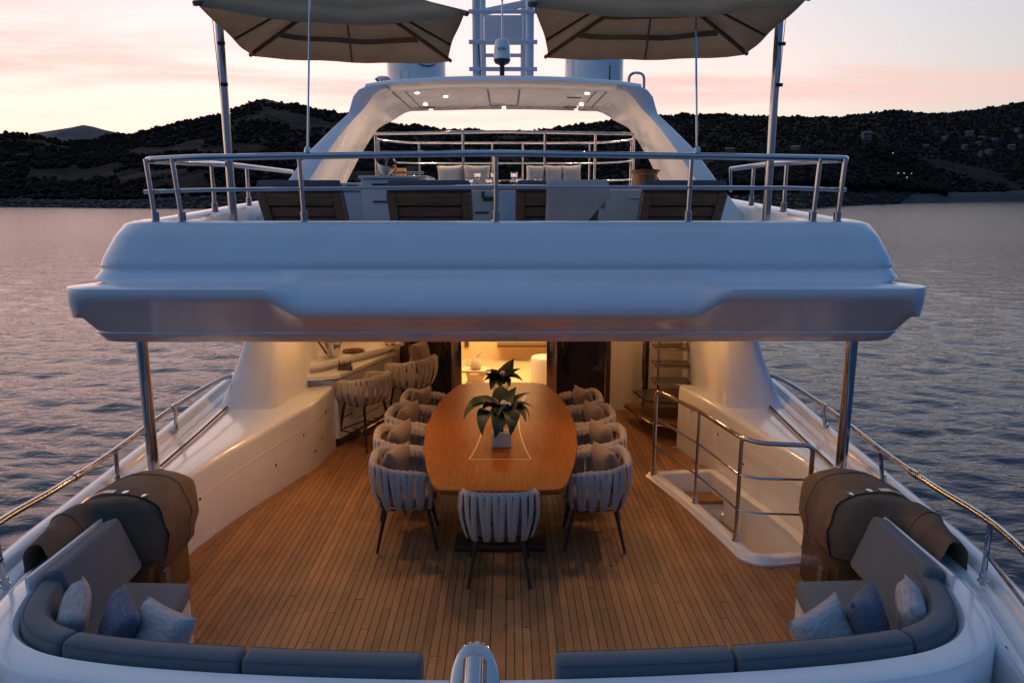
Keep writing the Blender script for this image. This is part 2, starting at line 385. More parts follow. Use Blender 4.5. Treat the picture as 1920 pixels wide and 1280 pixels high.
# ---- bulwarks and hull sides
def zt(y): return lerp(y, (2.5, 4.5, 5.2, 6, 7, 8.6, 10, 15), (.60, .655, .67, .69, .72, .80, .92, 1.25))
def xo(y): return lerp(y, (2.5, 3.2, 4.0, 4.6, 6, 8.5, 11, 16), (2.75, 3.05, 3.27, 3.36, 3.40, 3.43, 3.3, 2.2))
for s in (-1, 1):
    def sec(y, xb):
        z, o = zt(y), xo(y)
        return [(s * px, y, pz) for px, pz in ((xb + .004, -.05), (xb, .02), (xb, z - .05), (xb + .006, z - .022), (xb + .02, z - .006), (xb + .045, z), (o - .32, z - .004), (o - .285, z - .025), (o - .27, z - .025), (o - .255, z - .012),
                (o - .17, z - .004), (o - .155, z + .03), (o - .125, z + .05), (o - .08, z + .055), (o - .035, z + .04), (o - .005, z + .01), (o, z - .08), (o + .02, z - .35), (o - .02, z - .9), (o - .35, -2.6))]
    b = MB()
    ylist = [2.5, 2.8, 3.2, 3.6, 4.0, 4.4, 4.8, 5.0]
    b.loft([sec(y, 2.78) for y in ylist])
    ylist = list(np.linspace(5.0, 8.6, 28))
    b.loft([sec(y, (-LX(y) if s < 0 else RX(min(y, 8.65)))) for y in ylist], cap=True)
    ylist = [8.6, 9.2, 10, 11, 12, 13, 14, 15, 16]
    b.loft([sec(y, min(2.8, xo(y) - .4)) for y in ylist])
    bw = b.build('bulwark', M['gel'], yacht, ang=40)
    # small drain plugs and panel seams let into the inner face
    for (y, zz) in ((6.1, .42), (7.25, .30), (7.75, .46), (8.15, .28), (8.3, .56), (7.95, .2)):
        xx = (LX(y) if s < 0 else RX(y)); xx2 = (LX(y + .05) if s < 0 else RX(y + .05))
        MB().box(xx - .006, xx + .006, y - .012, y + .012, zz - .014, zz + .014, .003).build('stud', M['darkwood'], bw)
    MB().tube([(s * (xo(y) - .42), y, zt(y) + .012) for y in np.linspace(5.3, 8.3, 10)], .012, 6).build('toe_line', M['darkwood'], bw)
    tr = MB().tube([((LX(y) - .0 if s < 0 else RX(y)), y, .43 + (y - 6) * .06) for y in np.linspace(5.2, 8.5, 16)], .004, 4).build('panel_seam', M['cream'], bw)
MB().box(-2.81, 2.81, 2.45, 3.3, -.5, .598).build('stern_deck', M['gelmatt'], yacht)
MB().box(-3.0, 3.0, 2.4, 2.46, -2.6, .5).build('transom', M['gel'], yacht)
# ---- stern coaming round the sofa
half = [(-2.77, 4.92), (-2.77, 4.4), (-2.75, 4.05), (-2.62, 3.7), (-2.38, 3.50), (-2.0, 3.39), (-1.4, 3.31), (-.7, 3.26), (0, 3.24)]
full = half + [(-px, py) for px, py in half[-2::-1]]
cp = spl([(a, b_, 0) for a, b_ in full], 6)
def sweep(path, prof, off=0):
    secs = []; n = len(path)
    for i, p in enumerate(path):
        t = (path[min(i + 1, n - 1)] - path[max(i - 1, 0)]).normalized(); nrm = Vector((t.y, -t.x, 0))   # outboard side when walking from port to starboard
        secs.append([(p.x + nrm.x * d, p.y + nrm.y * d, z) for d, z in prof])
    return secs
cop = [(.0, .1), (.0, .66), (.012, .695), (.035, .715), (.13, .715), (.165, .70), (.185, .66), (.20, .1)]
# the path runs to starboard along the stern: outboard is aft (-Y)
MB().loft(sweep(cp, cop), cap=True).build('stern_coaming', M['gel'], yacht)
sb = MB()
for s in (-1, 1):
    sb.prism([(s * 2.77, 4.62), (s * 2.77, 3.6), (s * 2.3, 3.42), (s * .5, 3.28), (s * .5, 3.62), (s * 1.9, 3.72), (s * 2.07, 3.95), (s * 2.1, 4.62)], 0.0, .36)
sb.build('sofa_base', M['gel'], yacht)
for s in (-1, 1):
    MB().box(s * 2.80 - .012, s * 2.80 + .012, 4.05, 4.88, .35, .80, .008).build('backrest_board', M['gel'], yacht)
# ---- roof overhang of the aft deck with the coaming of the sun deck
TOP_ = [(-.62, 2.42), (-.60, 2.80), (-.56, 2.845), (-.48, 2.855), (-.42, 2.83), (-.355, 2.73), (-.285, 2.57), (-.265, 2.51), (-.275, 2.485)]
LIP_ = [(-.285, 1.992), (-.300, 1.978), (-.296, 1.968), (-.375, 1.885), (-.41, 1.875), (-.53, 2.02), (-.95, 2.10)]
SIDE = TOP_ + [(-.262, 2.46), (-.23, 2.41), (-.19, 2.38), (-.03, 2.372), (-.006, 2.36), (0, 2.325), (-.010, 2.283), (-.045, 2.25), (-.16, 2.13)] + LIP_
CENT = TOP_ + [(-.25, 2.462), (-.2, 2.43), (-.14, 2.39), (-.085, 2.34), (-.05, 2.28), (-.028, 2.22), (-.026, 2.16), (-.055, 2.13), (-.17, 2.06)] + LIP_
FLANK = TOP_ + [(-.262, 2.46), (-.23, 2.41), (-.19, 2.38), (-.03, 2.372), (-.004, 2.364), (0, 2.345), (0, 2.25), (0, 2.125), (-.004, 2.105)] + [(-.03, 1.99), (-.036, 1.978), (-.032, 1.968), (-.055, 1.885), (-.10, 1.875), (-.3, 2.02), (-.8, 2.10)]
RC = .24; HW = 3.36; YA = 5.5
def roof_ring(k):
    out = []
    def pt(x, y, w, ws):
        d = SIDE[k][0] * w + CENT[k][0] * (1 - w); z = SIDE[k][1] * w + CENT[k][1] * (1 - w)
        return d, z
    dF = FLANK[k][0] + (.13 if k <= 10 else 0); zF = FLANK[k][1]; zS = SIDE[k][1]; dA = SIDE[k][0]
    hw = HW + dF; ya = YA - dA
    lift = lambda y: (max(0, y - 6.4) * .05 if 1 <= k <= 4 else max(0, y - 6.4) * .03 if k < 9 else 0)
    def flank(sg, rev):
        f_ = [(sg * hw, y, zF + lift(y)) for y in np.linspace(12.5, ya + RC, 16)]
        na = 13
        for i in range(1, na):
            t_ = i / (na - 1); aa = t_ * PI / 2; q = max(0, (t_ - .5) / .5); q = q * q * (3 - 2 * q)
            f_.append((sg * (hw - RC + RC * math.cos(aa)), ya + RC - RC * math.sin(aa), zF * (1 - q) + zS * q))
        return f_[::-1] if rev else f_
    out += flank(-1, False)
    for x in np.linspace(-hw + RC, hw - RC, 161)[1:-1]:
        w = min(1, max(0, (abs(x) - 1.50) / .28)); w = w * w * (3 - 2 * w)
        d, z = pt(x, 0, w, 0); out.append((x, YA - d, z))
    out += flank(1, True)
    return [(a + .02, b_, c) for a, b_, c in out]
MB().loft([roof_ring(k) for k in range(len(SIDE))]).build('roof_overhang', M['gel'], yacht, ang=50)
MB().box(-2.85, 2.9, 6.05, 13.2, 2.36, 2.42).build('sun_deck', M['gelmatt'], yacht)
ceil = MB().box(-2.75, 2.8, 6.3, 10.3, 2.10, 2.16).build('ceiling', M['gel'], yacht)
for s, px in ((-1, -2.99), (1, 3.02)):
    MB().tube([(px, 6.06, zt(6) - .02), (px, 6.06, 2.06)], .048, 20).lathe([(.075, -.0), (.07, .02), (.055, .03)], (px, 6.06, zt(6)), 20).build('roof_pillar', M['steel'], yacht)
# downlights under the overhang
def lamp(name, loc, power, col, size=.05, spot=None, aim=(0, 0, -1)):
    l = bpy.data.lights.new(name, 'SPOT' if spot else 'POINT'); l.energy = power; l.color = col; l.shadow_soft_size = size
    if spot: l.spot_size = R(spot); l.spot_blend = .6
    o = bpy.data.objects.new(name, l); COL.objects.link(o); o.location = loc
    o.rotation_euler = Vector(aim).to_track_quat('-Z', 'Y').to_euler(); o.parent = yacht
WARM = (1.0, .52, .20)
lens = MB().lathe([(.0, .0), (.035, .0), (.045, .006), (.045, .012)], (0, 0, 0), 12, cap=False).mesh('downlight', M['lampwarm'])
for (px, py, pw) in ((-1.9, 8.0, 15), (2.0, 8.0, 12), (0, 7.6, 5), (-1.6, 9.5, 11), (1.7, 9.5, 10), (-1.9, 6.5, 15), (1.9, 6.5, 12), (-.8, 6.5, 14), (.8, 6.5, 13)):
    inst('downlight', lens, ceil, (px, py, 2.087)); lamp('downlight_lamp', (px, py, 2.06), pw * 1.95, WARM, .05, 165, (0, -.55 if py < 7 else 0, -1))
# ---- wing panels rising from bulwark to roof
for s in (-1, 1):
    secs = []
    for z, A, Bp, Cp, D, E in ((.68, (3.17, 7.76), (2.50, 7.72), (2.34, 8.35), (2.42, 9.6), (3.22, 9.6)),
                               (.95, (3.09, 7.95), (2.51, 7.90), (2.32, 8.5), (2.42, 9.6), (3.16, 9.6)),
                               (1.2, (3.01, 8.08), (2.52, 8.05), (2.31, 8.65), (2.42, 9.6), (3.1, 9.6)),
                               (1.45, (2.95, 8.21), (2.53, 8.18), (2.30, 8.8), (2.42, 9.6), (3.05, 9.6)),
                               (2.12, (2.82, 8.6), (2.56, 8.55), (2.30, 9.2), (2.42, 9.7), (3.0, 9.7))):
        A, Bp, Cp, D, E = [Vector((s * p[0] + .03, p[1], z)) for p in (A, Bp, Cp, D, E)]
        ab = Bp - A; bc = Cp - Bp
        secs.append([E, A + (E - A) * .10, A + (E - A) * .03 + ab * .02, A + ab * .08 + Vector((0, -.02, 0)), A + ab * .3 + Vector((0, -.045, 0)), A + ab * .6 + Vector((0, -.045, 0)), A + ab * .85 + Vector((0, -.02, 0)), Bp, Bp + bc * .15 + ab * .02, Bp + bc * .4, Cp, D])
    MB().loft(secs, closed=True).build('wing_panel', M['gel'], yacht, ang=60)
# ---- saloon front wall with its glass doors
BY = 10.2
def panel(n, x0, x1, m, y=BY, z0=0, z1=2.1, t=.06, parent=yacht, bev=.006): return MB().box(x0, x1, y, y + t, z0, z1, bev).build(n, m, parent)
panel('wall_panel', -2.75, -1.44, M['cream'])
panel('door_frame', -1.438, -1.312, M['darkwood'], BY - .01)
gd = panel('glass_door', -1.31, -.712, M['glassdark'], BY + .02, t=.02, bev=0); MB().box(-.80, -.785, BY - .02, BY + .018, .95, 1.15, .004).build('door_handle', M['steel'], gd)
panel('door_frame', -.71, -.562, M['steel'], BY - .01)
panel('door_frame', .652, .798, M['steel'], BY - .01)
gd = panel('glass_door', .80, 1.498, M['glassdark'], BY + .02, t=.02, bev=0); MB().box(.87, .885, BY - .02, BY + .018, .95, 1.15, .004).build('door_handle', M['steel'], gd)
panel('door_frame', 1.50, 1.568, M['darkwood'], BY - .01)
panel('wall_panel', 1.57, 2.04, M['cream'])
panel('door_frame', 2.042, 2.118, M['darkwood'], BY - .01)
panel('wall_panel', 2.12, 2.85, M['cream'])
MB().box(-2.62, -2.5, 8.7, BY, 0, 2.1).build('side_wall', M['cream'], yacht)
MB().box(2.7, 2.82, 8.72, BY, 0, 2.1).build('side_wall', M['cream'], yacht)
# saloon inside
sal = MB().box(-2.3, 2.3, 13.6, 13.68, 0, 2.1).build('saloon_wall', M['wallwarm'], yacht)
MB().box(-2.38, -2.3, 10.27, 13.6, 0, 2.1).build('saloon_wall', M['wallwarm'], yacht)
MB().box(2.3, 2.38, 10.27, 13.6, 0, 2.1).build('saloon_wall', M['wallwarm'], yacht)
MB().box(-2.3, 2.3, 10.27, 13.6, -.05, .0).build('saloon_floor', M['wallwarm'], yacht)
MB().box(-2.3, 2.3, 10.31, 13.6, 2.1, 2.15).build('saloon_ceiling', M['gel'], yacht)
sh = MB().box(-.1, 2.2, 13.3, 13.59, .30, .335, .004).build('wall_shelf', M['darkwood'], yacht)
MB().box(-.72, -.64, 13.55, 13.59, .25, 1.2, .004).build('wall_trim', M['darkwood'], yacht)
l = bpy.data.lights.new('saloon_lamp', 'AREA'); l.shape = 'RECTANGLE'; l.size = 2.6; l.size_y = 2.2; l.energy = 48; l.color = (1, .63, .30)
lo = bpy.data.objects.new('saloon_lamp', l); COL.objects.link(lo); lo.location = (0, 12, 2.08); lo.parent = yacht
MB().box(-1.2, 1.2, 11.0, 13.0, 2.085, 2.098, .004).build('ceiling_light', M['lampwarm'], yacht)
# ---- cocktail bar on the port side
bf0 = Vector((-1.98, 8.62)); bf1 = Vector((-1.50, 9.95)); bdir = (bf1 - bf0).normalized(); bn = Vector((bdir.y, -bdir.x))
def bpt(t, d): q = bf0 + bdir * t + bn * d; return (q.x, q.y)
bar = MB().prism([bpt(0, 0), bpt(1.4, 0), (-2.49, 9.95), (-2.49, 8.62)], .12, .86).build('bar_counter', M['gel'], yacht)
MB().prism([bpt(.02, -.04), bpt(1.38, -.04), (-2.45, 9.9), (-2.45, 8.66)], 0, .12).build('kickboard', M['darkwood'], bar)
MB().prism([bpt(-.06, .0), bpt(.0, .05), bpt(1.42, .05), (-2.49, 9.98), (-2.49, 8.48), (-2.3, 8.47)], .89, .935).build('counter_top', M['gel'], bar)
MB().prism([bpt(-.01, .012), bpt(1.38, .012), (-2.46, 9.9), (-2.46, 8.58)], .862, .888).build('shadow_gap', M['darkwood'], bar)
for zz in (.36, .62):
    for (a, b_) in ((.04, .30),): 
        q0, q1 = bpt(a, .004), bpt(b_, .004); MB().tube([(*q0, zz), (*q1, zz)], .008, 6).build('drawer_pull', M['darkwood'], bar)
    MB().tube([(*bpt(.45, .003), zz - .1), (*bpt(1.3, .003), zz - .1)], .006, 6).build('drawer_line', M['darkwood'], bar)
fr = MB().tube([(*bpt(.25, .16), .16), (*bpt(1.35, .16), .16)], .018, 8)
for t in (.3, .8, 1.3): fr.tube([(*bpt(t, .16), .16), (*bpt(t, .0), .16)], .012, 6)
fr.build('foot_rail', M['steel'], bar)
# raised curving shelf of the bar
cv = spl([(-2.36, 8.62, 0), (-2.24, 8.66, 0), (-2.05, 8.9, 0), (-1.86, 9.25, 0), (-1.62, 9.6, 0), (-1.35, 10.05, 0)], 6)
MB().prism([(p.x, p.y) for p in cv] + [(-1.6, 10.17), (-2.49, 10.17), (-2.49, 8.62)], 1.00, 1.045).build('raised_shelf', M['gel'], bar)
MB().prism([(p.x - .06, p.y + .02) for p in cv][1:-3] + [(-2.0, 10.0), (-2.47, 10.0), (-2.47, 8.7)], .936, .998).build('shelf_riser', M['cream'], bar)
# ---- staircase to the sun deck on the starboard side
st = MB().tube([(2.02, 9.05, 0), (2.02, 9.05, 2.1)], .022, 10).build('staircase', M['steel'], yacht)
MB().tube([(1.93, 9.6, 0), (1.93, 9.6, 2.1)], .022, 10).build('stair_post', M['steel'], st)
for k, zz in enumerate((.74, .97, 1.19, 1.42)):
    a = -.10 + .04 * k
    MB().prism([(1.96, 8.98), (2.66, 8.86 + a * .3), (2.68, 9.22), (1.96, 9.26)], zz - .03, zz).build('tread', M['darkwood'], st)
    MB().tube([(1.96, 8.96, zz - .015), (2.66, 8.845 + a * .3, zz - .015)], .016, 8).build('nosing', M['steel'], st)
MB().prism([(1.78, 9.5), (1.86, 9.0), (2.5, 8.75), (2.66, 9.3), (2.5, 9.6)], .47, .50).build('tread', M['darkwood'], st)
MB().prism([(1.72, 9.75), (1.95, 9.0), (2.28, 8.72), (2.66, 8.8), (2.66, 9.6), (2.2, 9.85)], .20, .24).build('platform', M['teak'], st)
MB().tube(rpath([(1.72, 9.78, .19), (1.95, 8.98, .19), (2.28, 8.70, .19), (2.66, 8.79, .19)], .12), .02, 8).build('nosing', M['steel'], st)
# ---- stair hatch to the lower deck: white rim, well, treads
rim = [(2.80, 5.72), (2.32, 5.63), (2.16, 5.66), (2.07, 5.76), (2.03, 6.0), (1.86, 6.8), (1.62, 7.66), (1.66, 7.72), (2.45, 7.80), (2.60, 7.12), (2.74, 6.5), (2.80, 6.2)]
rp = rpath([(a, b_, 0) for a, b_ in rim], .12, 4, closed=True)
cen = sum(rp, Vector()) / len(rp)
def ring(d, z):
    out = []; n = len(rp)
    for i, p in enumerate(rp):
        t = (rp[(i + 1) % n] - rp[i - 1]).normalized(); nr = Vector((t.y, -t.x, 0))
        if nr.dot(cen - p) < 0: nr = -nr
        q = p + nr * d; out.append((q.x, q.y, z))
    return out
hatch = MB().loft([ring(0, -.02), ring(-.0, .018), ring(.02, .03), ring(.03, .05), ring(.05, .06), ring(.12, .06), ring(.135, .052), ring(.14, .02), ring(.14, -1.5)], closed=True).build('hatch_rim', M['gel'], yacht, ang=50)
MB().box(1.5, 2.95, 5.6, 8.6, -1.56, -1.5).build('well_floor', M['cream'], hatch)
MB().box(1.80, 2.46, 7.34, 7.60, -.19, -.15, .006).build('tread', M['teak'], hatch)
MB().box(1.80, 2.46, 7.36, 7.60, -1.5, -.191).build('riser', M['gel'], hatch)
MB().box(1.90, 2.52, 7.05, 7.33, -.42, -.38, .006).build('tread', M['teak'], hatch)
MB().box(1.90, 2.52, 7.07, 7.33, -1.5, -.421).build('riser', M['gel'], hatch)
MB().box(1.95, 2.58, 6.76, 7.04, -.65, -.61, .006).build('tread', M['teak'], hatch)
for (a, b_, c) in ((2.42, 7.34, -.30), (2.5, 7.04, -.52), (2.40, 7.59, -.08)): MB().lathe([(0, -.012), (.012, -.01), (.014, 0), (.012, .01), (0, .012)], (a, b_, c), 8, cap=False).build('step_light', M['lampwarm'], hatch)
lamp('step_lamp', (2.4, 7.0, -.7), 4, WARM, .05)
# ---- railings (posts and rails)
def flange(b, p, r=.03, h=.06): return b.lathe([(r * 1.35, 0), (r * 1.35, .012), (r, .016), (r, h), (r * .8, h + .004)], p, 14)
hr = MB().tube(rpath([(1.70, 7.59, .05), (1.70, 7.60, 1.0), (1.96, 6.85, 1.0), (2.12, 6.04, 1.0), (2.26, 5.93, .985), (2.68, 5.87, .985), (2.68, 5.87, .05)], .07), .021, 12).build('hatch_railing', M['steel'], yacht)
for z in (.70, .38): MB().tube(rpath([(1.70, 7.58, z), (1.96, 6.80, z - .02), (2.11, 5.98, z - .02), (2.24, 5.90, z - .02), (2.68, 5.87, z - .02)], .05), .011, 8).build('rail', M['steel'], hr)
for p in ((1.96, 6.81), (2.115, 6.0)): flange(MB().tube([(*p, .05), (*p, 1.0)], .018, 12), (*p, .055), .024, .07).build('post', M['steel'], hr)
for p in ((1.70, 7.59), (2.68, 5.87)): flange(MB(), (*p, .055), .026, .07).build('post_foot', M['steel'], hr)
for s, posts in ((-1, [(-3.22, 7.01), (-3.16, 5.78), (-3.02, 4.17)]), (1, [(3.30, 7.02), (3.24, 5.76), (3.08, 4.19)])):
    o_ = .04 * (s > 0)
    path = [(s * 2.98 + o_, 8.22, .98), (s * 3.14 + o_, 8.1, 1.02), (s * 3.20 + o_, 7.0, 1.01), (s * 3.15 + o_, 5.75, .99), (s * 3.10 + o_, 4.9, 1.02), (s * 3.03 + o_, 4.1, 1.08), (s * 2.75 + o_, 3.0, 1.12)]
    rl = MB().tube(spl(path, 5), .024, 12).build('side_railing', M['steel'], yacht)
    for (a, b_) in posts:
        zr = lerp(b_, (4.1, 4.9, 5.75, 7), (1.08, 1.02, .99, 1.01))
        xr = s * lerp(b_, (4.1, 4.9, 5.75, 7), (3.03, 3.10, 3.15, 3.20)) + o_
        flange(MB().tube([(a, b_, zt(b_) + .01), (xr, b_, zr)], .017, 10), (a, b_, zt(b_) + .035), .024, .05).build('post', M['steel'], rl)
    q = spl(path, 5)
    for i0 in (10, 18): MB().tube([q[i0], q[i0] + (q[i0 + 1] - q[i0]).normalized() * .09], .031, 12).build('rail_sleeve', M['steel'], rl)
    MB().tube([(posts[2][0], 4.17, .86), (s * 2.75 + o_, 3.0, .82)], .014, 8).build('lower_rail', M['steel'], rl)
# sun deck railing
zc = 2.855
ur = MB().tube(rpath([(-2.70, 9.75, 3.36), (-2.85, 8.0, 3.38), (-2.82, 6.06, 3.335), (-2.4, 5.99, 3.35), (0, 5.98, 3.385), (2.44, 5.99, 3.35), (2.86, 6.06, 3.345), (2.9, 8.0, 3.39), (2.78, 9.0, 3.37)], .10, 6), .0265, 12).build('sun_deck_railing', M['steel'], yacht)
MB().tube([(-2.83, 6.03, 3.085), (-2.3, 6.0, 3.10), (0, 6.0, 3.125), (2.34, 6.0, 3.115), (2.84, 6.03, 3.10)], .0165, 10).build('mid_rail', M['steel'], ur)
for (xt, xb) in ((-2.78, -2.745), (-2.57, -2.53), (-1.56, -1.545), (.005, .005), (1.57, 1.56), (2.60, 2.575), (2.80, 2.775)):
    zz = 3.385 - .045 * (xt / 2.8) ** 2
    flange(MB().tube([(xb, 6.0, zc - .01), (xt, 6.0, zz)], .019, 12), (xb, 6.0, zc - .012), .03, .085).build('post', M['steel'], ur)
for s in (-1, 1):
    for y in (7.5, 8.5):
        x = s * 2.87 + .02; zb = zc + (y - 6.4) * .05
        flange(MB().tube([(x, y, zb - .02), (x, y, 3.38)], .019, 10), (x, y, zb - .012), .03, .085).build('post', M['steel'], ur)
MB().tube(rpath([(2.78, 9.0, 3.37), (2.78, 8.95, 3.1)], .05), .02, 8).build('post', M['steel'], ur)
# ---- radar arch legs and hardtop
for s in (-1, 1):
    secs = []
    for (ox, oz, ix, iz, ya, yf) in ((2.98, 2.70, 2.42, 2.70, 8.72, 11.0), (2.62, 3.2, 2.35, 3.2, 9.0, 11.1), (2.42, 3.62, 2.17, 3.62, 9.45, 11.35), (2.21, 3.92, 2.04, 3.90, 9.82, 11.6), (2.06, 4.12, 1.945, 4.08, 10.08, 11.8), (2.035, 4.24, 1.87, 4.16, 10.14, 12.0), (2.0, 4.35, 1.80, 4.24, 10.14, 12.3), (1.92, 4.435, 1.72, 4.33, 10.12, 12.5), (1.80, 4.48, 1.62, 4.40, 10.10, 12.6), (1.62, 4.50, 1.5, 4.43, 10.08, 12.6)):
        o = Vector((s * ox, 0, oz)); i_ = Vector((s * ix, 0, iz)); sh_ = Vector((.04, 0, 0))
        def q(t, y): v = o * (1 - t) + i_ * t + sh_; return (v.x, y, v.z)
        secs.append([q(.0, ya + .05), q(.06, ya + .008), q(.12, ya), q(.90, ya), q(.97, ya + .006), q(1, ya + .03), q(1, yf - .03), q(.9, yf), q(.1, yf), q(0, yf - .04)])
    MB().loft(secs, closed=True, cap=True).build('arch_leg', M['gel'], yacht, ang=45)
ht = MB(); secs = []
for k, (fy, th) in enumerate(((0, .0), (.01, .5), (.04, .8), (.09, 1.0), (.5, 1.0), (.95, 1.0), (.985, .8), (1, .3))):
    sec_ = []
    for x in np.linspace(-1.83, 1.83, 25):
        ya = 9.98 + .17 * (x / 1.83) ** 2; y = ya + (12.68 - ya) * fy
        mid = 4.535 - .055 * (x / 1.83) ** 2; hh = .085 * (1 - .35 * abs(x / 1.83) ** 6) * th
        sec_.append((x + .045, y, mid + hh))
    for x in np.linspace(1.83, -1.83, 25):
        ya = 9.98 + .17 * (x / 1.83) ** 2; y = ya + (12.68 - ya) * fy
        mid = 4.535 - .055 * (x / 1.83) ** 2; hh = .085 * (1 - .35 * abs(x / 1.83) ** 6) * th
        sec_.append((x + .045, y, mid - hh + (.0)))
    secs.append(sec_)
hardtop = ht.loft(secs, closed=True, cap=True).build('hardtop', M['gel'], yacht, ang=60)
lens2 = MB().lathe([(0, 0), (.026, 0), (.034, .008)], n=12, cap=False).mesh('downlight', M['lamp'])
def htz(x): return 4.535 - .055 * (x / 1.83) ** 2 - .085
for (x, y) in ((-1.13, 10.43), (-.78, 10.85), (-1.16, 11.7), (-1.15, 12.45), (.04, 12.45), (1.19, 10.47), (1.23, 11.7), (1.22, 12.45)):
    inst('downlight', lens2, hardtop, (x, y, htz(x) - .012)); lamp('hardtop_lamp', (x, y, htz(x) - .03), 38.0, (1, .66, .42), .012, 174)
for (x0, x1, y0, y1) in ((-.18, -.155, 10.3, 12.0), (.245, .27, 10.3, 12.0), (-.18, .27, 12.0, 12.03)):
    MB().box(x0, x1, y0, y1, htz(0) - .006, htz(0) + .01).build('hatch_seam', M['darkwood'], hardtop)
for sx in (-1.45, -1.28, 1.42, 1.28): MB().box(sx, sx + .012, 10.3, 12.1, htz(sx) - .006, htz(sx) + .02).build('panel_seam', M['darkwood'], hardtop)
for (sx, y) in ((-1.16, 12.1), (1.05, 10.9), (1.1, 12.1)): MB().box(sx - .1, sx + .1, y, y + .06, htz(sx) - .008, htz(sx) + .02).build('vent_slot', M['darkwood'], hardtop)
MB().tube(rpath([(1.84, 11.0, 4.5), (1.84, 11.0, 4.78), (2.06, 11.0, 4.78), (2.06, 11.0, 4.45)], .1), .02, 8).build('grab_hoop', M['steel'], hardtop)
# ---- mast, domes and aerials on the hardtop
mast = MB().tube([(-.36, 11.5, 4.56), (-.36, 11.5, 6.4)], .062, 14).build('mast', M['mastpaint'], yacht)
for (x, y, r) in ((.43, 11.5, .062), (-.30, 12.6, .05), (.36, 12.6, .05)): MB().tube([(x, y, 4.5), (x, y, 6.4)], r, 14).build('mast_leg', M['mastpaint'], mast)
for z in (4.90, 5.28, 5.70): 
    MB().tube([(-.47, 11.44, z), (.54, 11.44, z)], .032, 10).build('mast_rung', M['mastpaint'], mast)
    MB().tube([(-.36, 12.6, z + .02), (.42, 12.6, z + .02)], .03, 10).build('mast_rung', M['mastpaint'], mast)
MB().box(-.28, .35, 12.3, 12.7, 5.47, 5.86, .05).build('radar_housing', M['mastpaint'], mast)
MB().box(-.62, .62, -.05, .05, -.05, .05, .03, mtx=Matrix.Translation((.30, 12.0, 5.93)) @ Matrix.Rotation(R(-8), 4, 'Y') @ Matrix.Rotation(R(-12), 4, 'Z')).build('radar_scanner', M['mastpaint'], mast)
MB().tube([(-.33, 11.44, 5.25), (-.31, 11.42, 5.0), (-.30, 11.43, 4.62)], .009, 6).build('cable', M['black'], mast)
rad = MB().lathe([(.0, .30), (.05, .298), (.085, .28), (.105, .24), (.112, .16), (.118, .05), (.118, .02), (.11, .0)], (.022, 10.9, 4.92), 20).build('radome', M['gel'], yacht)
MB().lathe([(.118, 0), (.12, .02), (.1, -.03), (.05, -.05), (.035, -.06), (.035, -.3), (.05, -.32), (.05, -.34)], (.022, 10.9, 4.92), 14).build('radome_foot', M['black'], rad)
MB().tube([(.026, 10.9, 5.2), (.026, 10.9, 5.74)], .012, 8).lathe([(.0, .0), (.02, .0), (.02, .06), (0, .065)], (.026, 10.9, 5.72), 8).build('whip_aerial', M['steel'], rad)
def text(body, size, loc, rot, m, parent, name='lettering', ext=.002):
    c = bpy.data.curves.new(name, 'FONT'); c.body = body; c.size = size; c.align_x = 'CENTER'; c.align_y = 'CENTER'; c.extrude = ext
    o = bpy.data.objects.new(name, c); COL.objects.link(o); o.location = loc; o.rotation_euler = rot
    dg = bpy.context.evaluated_depsgraph_get(); me = bpy.data.meshes.new_from_object(o.evaluated_get(dg)); me.name = name
    bpy.data.objects.remove(o); bpy.data.curves.remove(c)
    me.materials.clear(); me.materials.append(m)
    n = bpy.data.objects.new(name, me); COL.objects.link(n); n.location = loc; n.rotation_euler = rot; n.parent = parent; return n
text('KVH', .062, (.022, 10.785, 5.06), (R(90), 0, 0), M['letter'], rad)
for s, x in ((-1, -1.29), (1, 1.42)):
    dm = MB().lathe([(.36, .0), (.40, .02), (.44, .04), (.445, .1), (.445, .55), (.43, .72), (.36, .88), (.2, .98), (0, 1.01)], (x, 11.75, 4.62), 40).build('satellite_dome', M['gel'], yacht)
    MB().lathe([(.40, -.1), (.40, .0)], (x, 11.75, 4.62), 24).build('dome_foot', M['mastpaint'], dm)
    if s < 0:
        text('KNS', .12, (x + .20, 11.342, 5.025), (R(90), 0, R(26)), M['letter'], dm)
        el_ = [(x + .20 + .15 * math.cos(a), 11.338 + .073 * math.cos(a) + .004, 5.02 + .095 * math.sin(a)) for a in np.linspace(PI * 1.08, PI * 1.92, 14)]
        MB().tube(el_, [.002 + .009 * math.sin(PI * i / 13) for i in range(14)], 6).build('logo_arc', M['letter'], dm)
MB().lathe([(.0, -.05), (.08, -.04), (.12, .0), (.08, .035), (0, .05)], (-1.72, 11.2, 4.72), 16, cap=False).build('horn_shell', M['steel'], hardtop)
for x in (-1.42, -1.31): MB().tube([(x, 10.9, 4.55), (x, 10.9, 4.78)], .022, 10).build('nav_light', M['mastpaint'], hardtop)
MB().tube([(1.55, 10.9, 4.5), (1.55, 10.9, 4.86)], .012, 8).build('short_aerial', M['black'], hardtop)
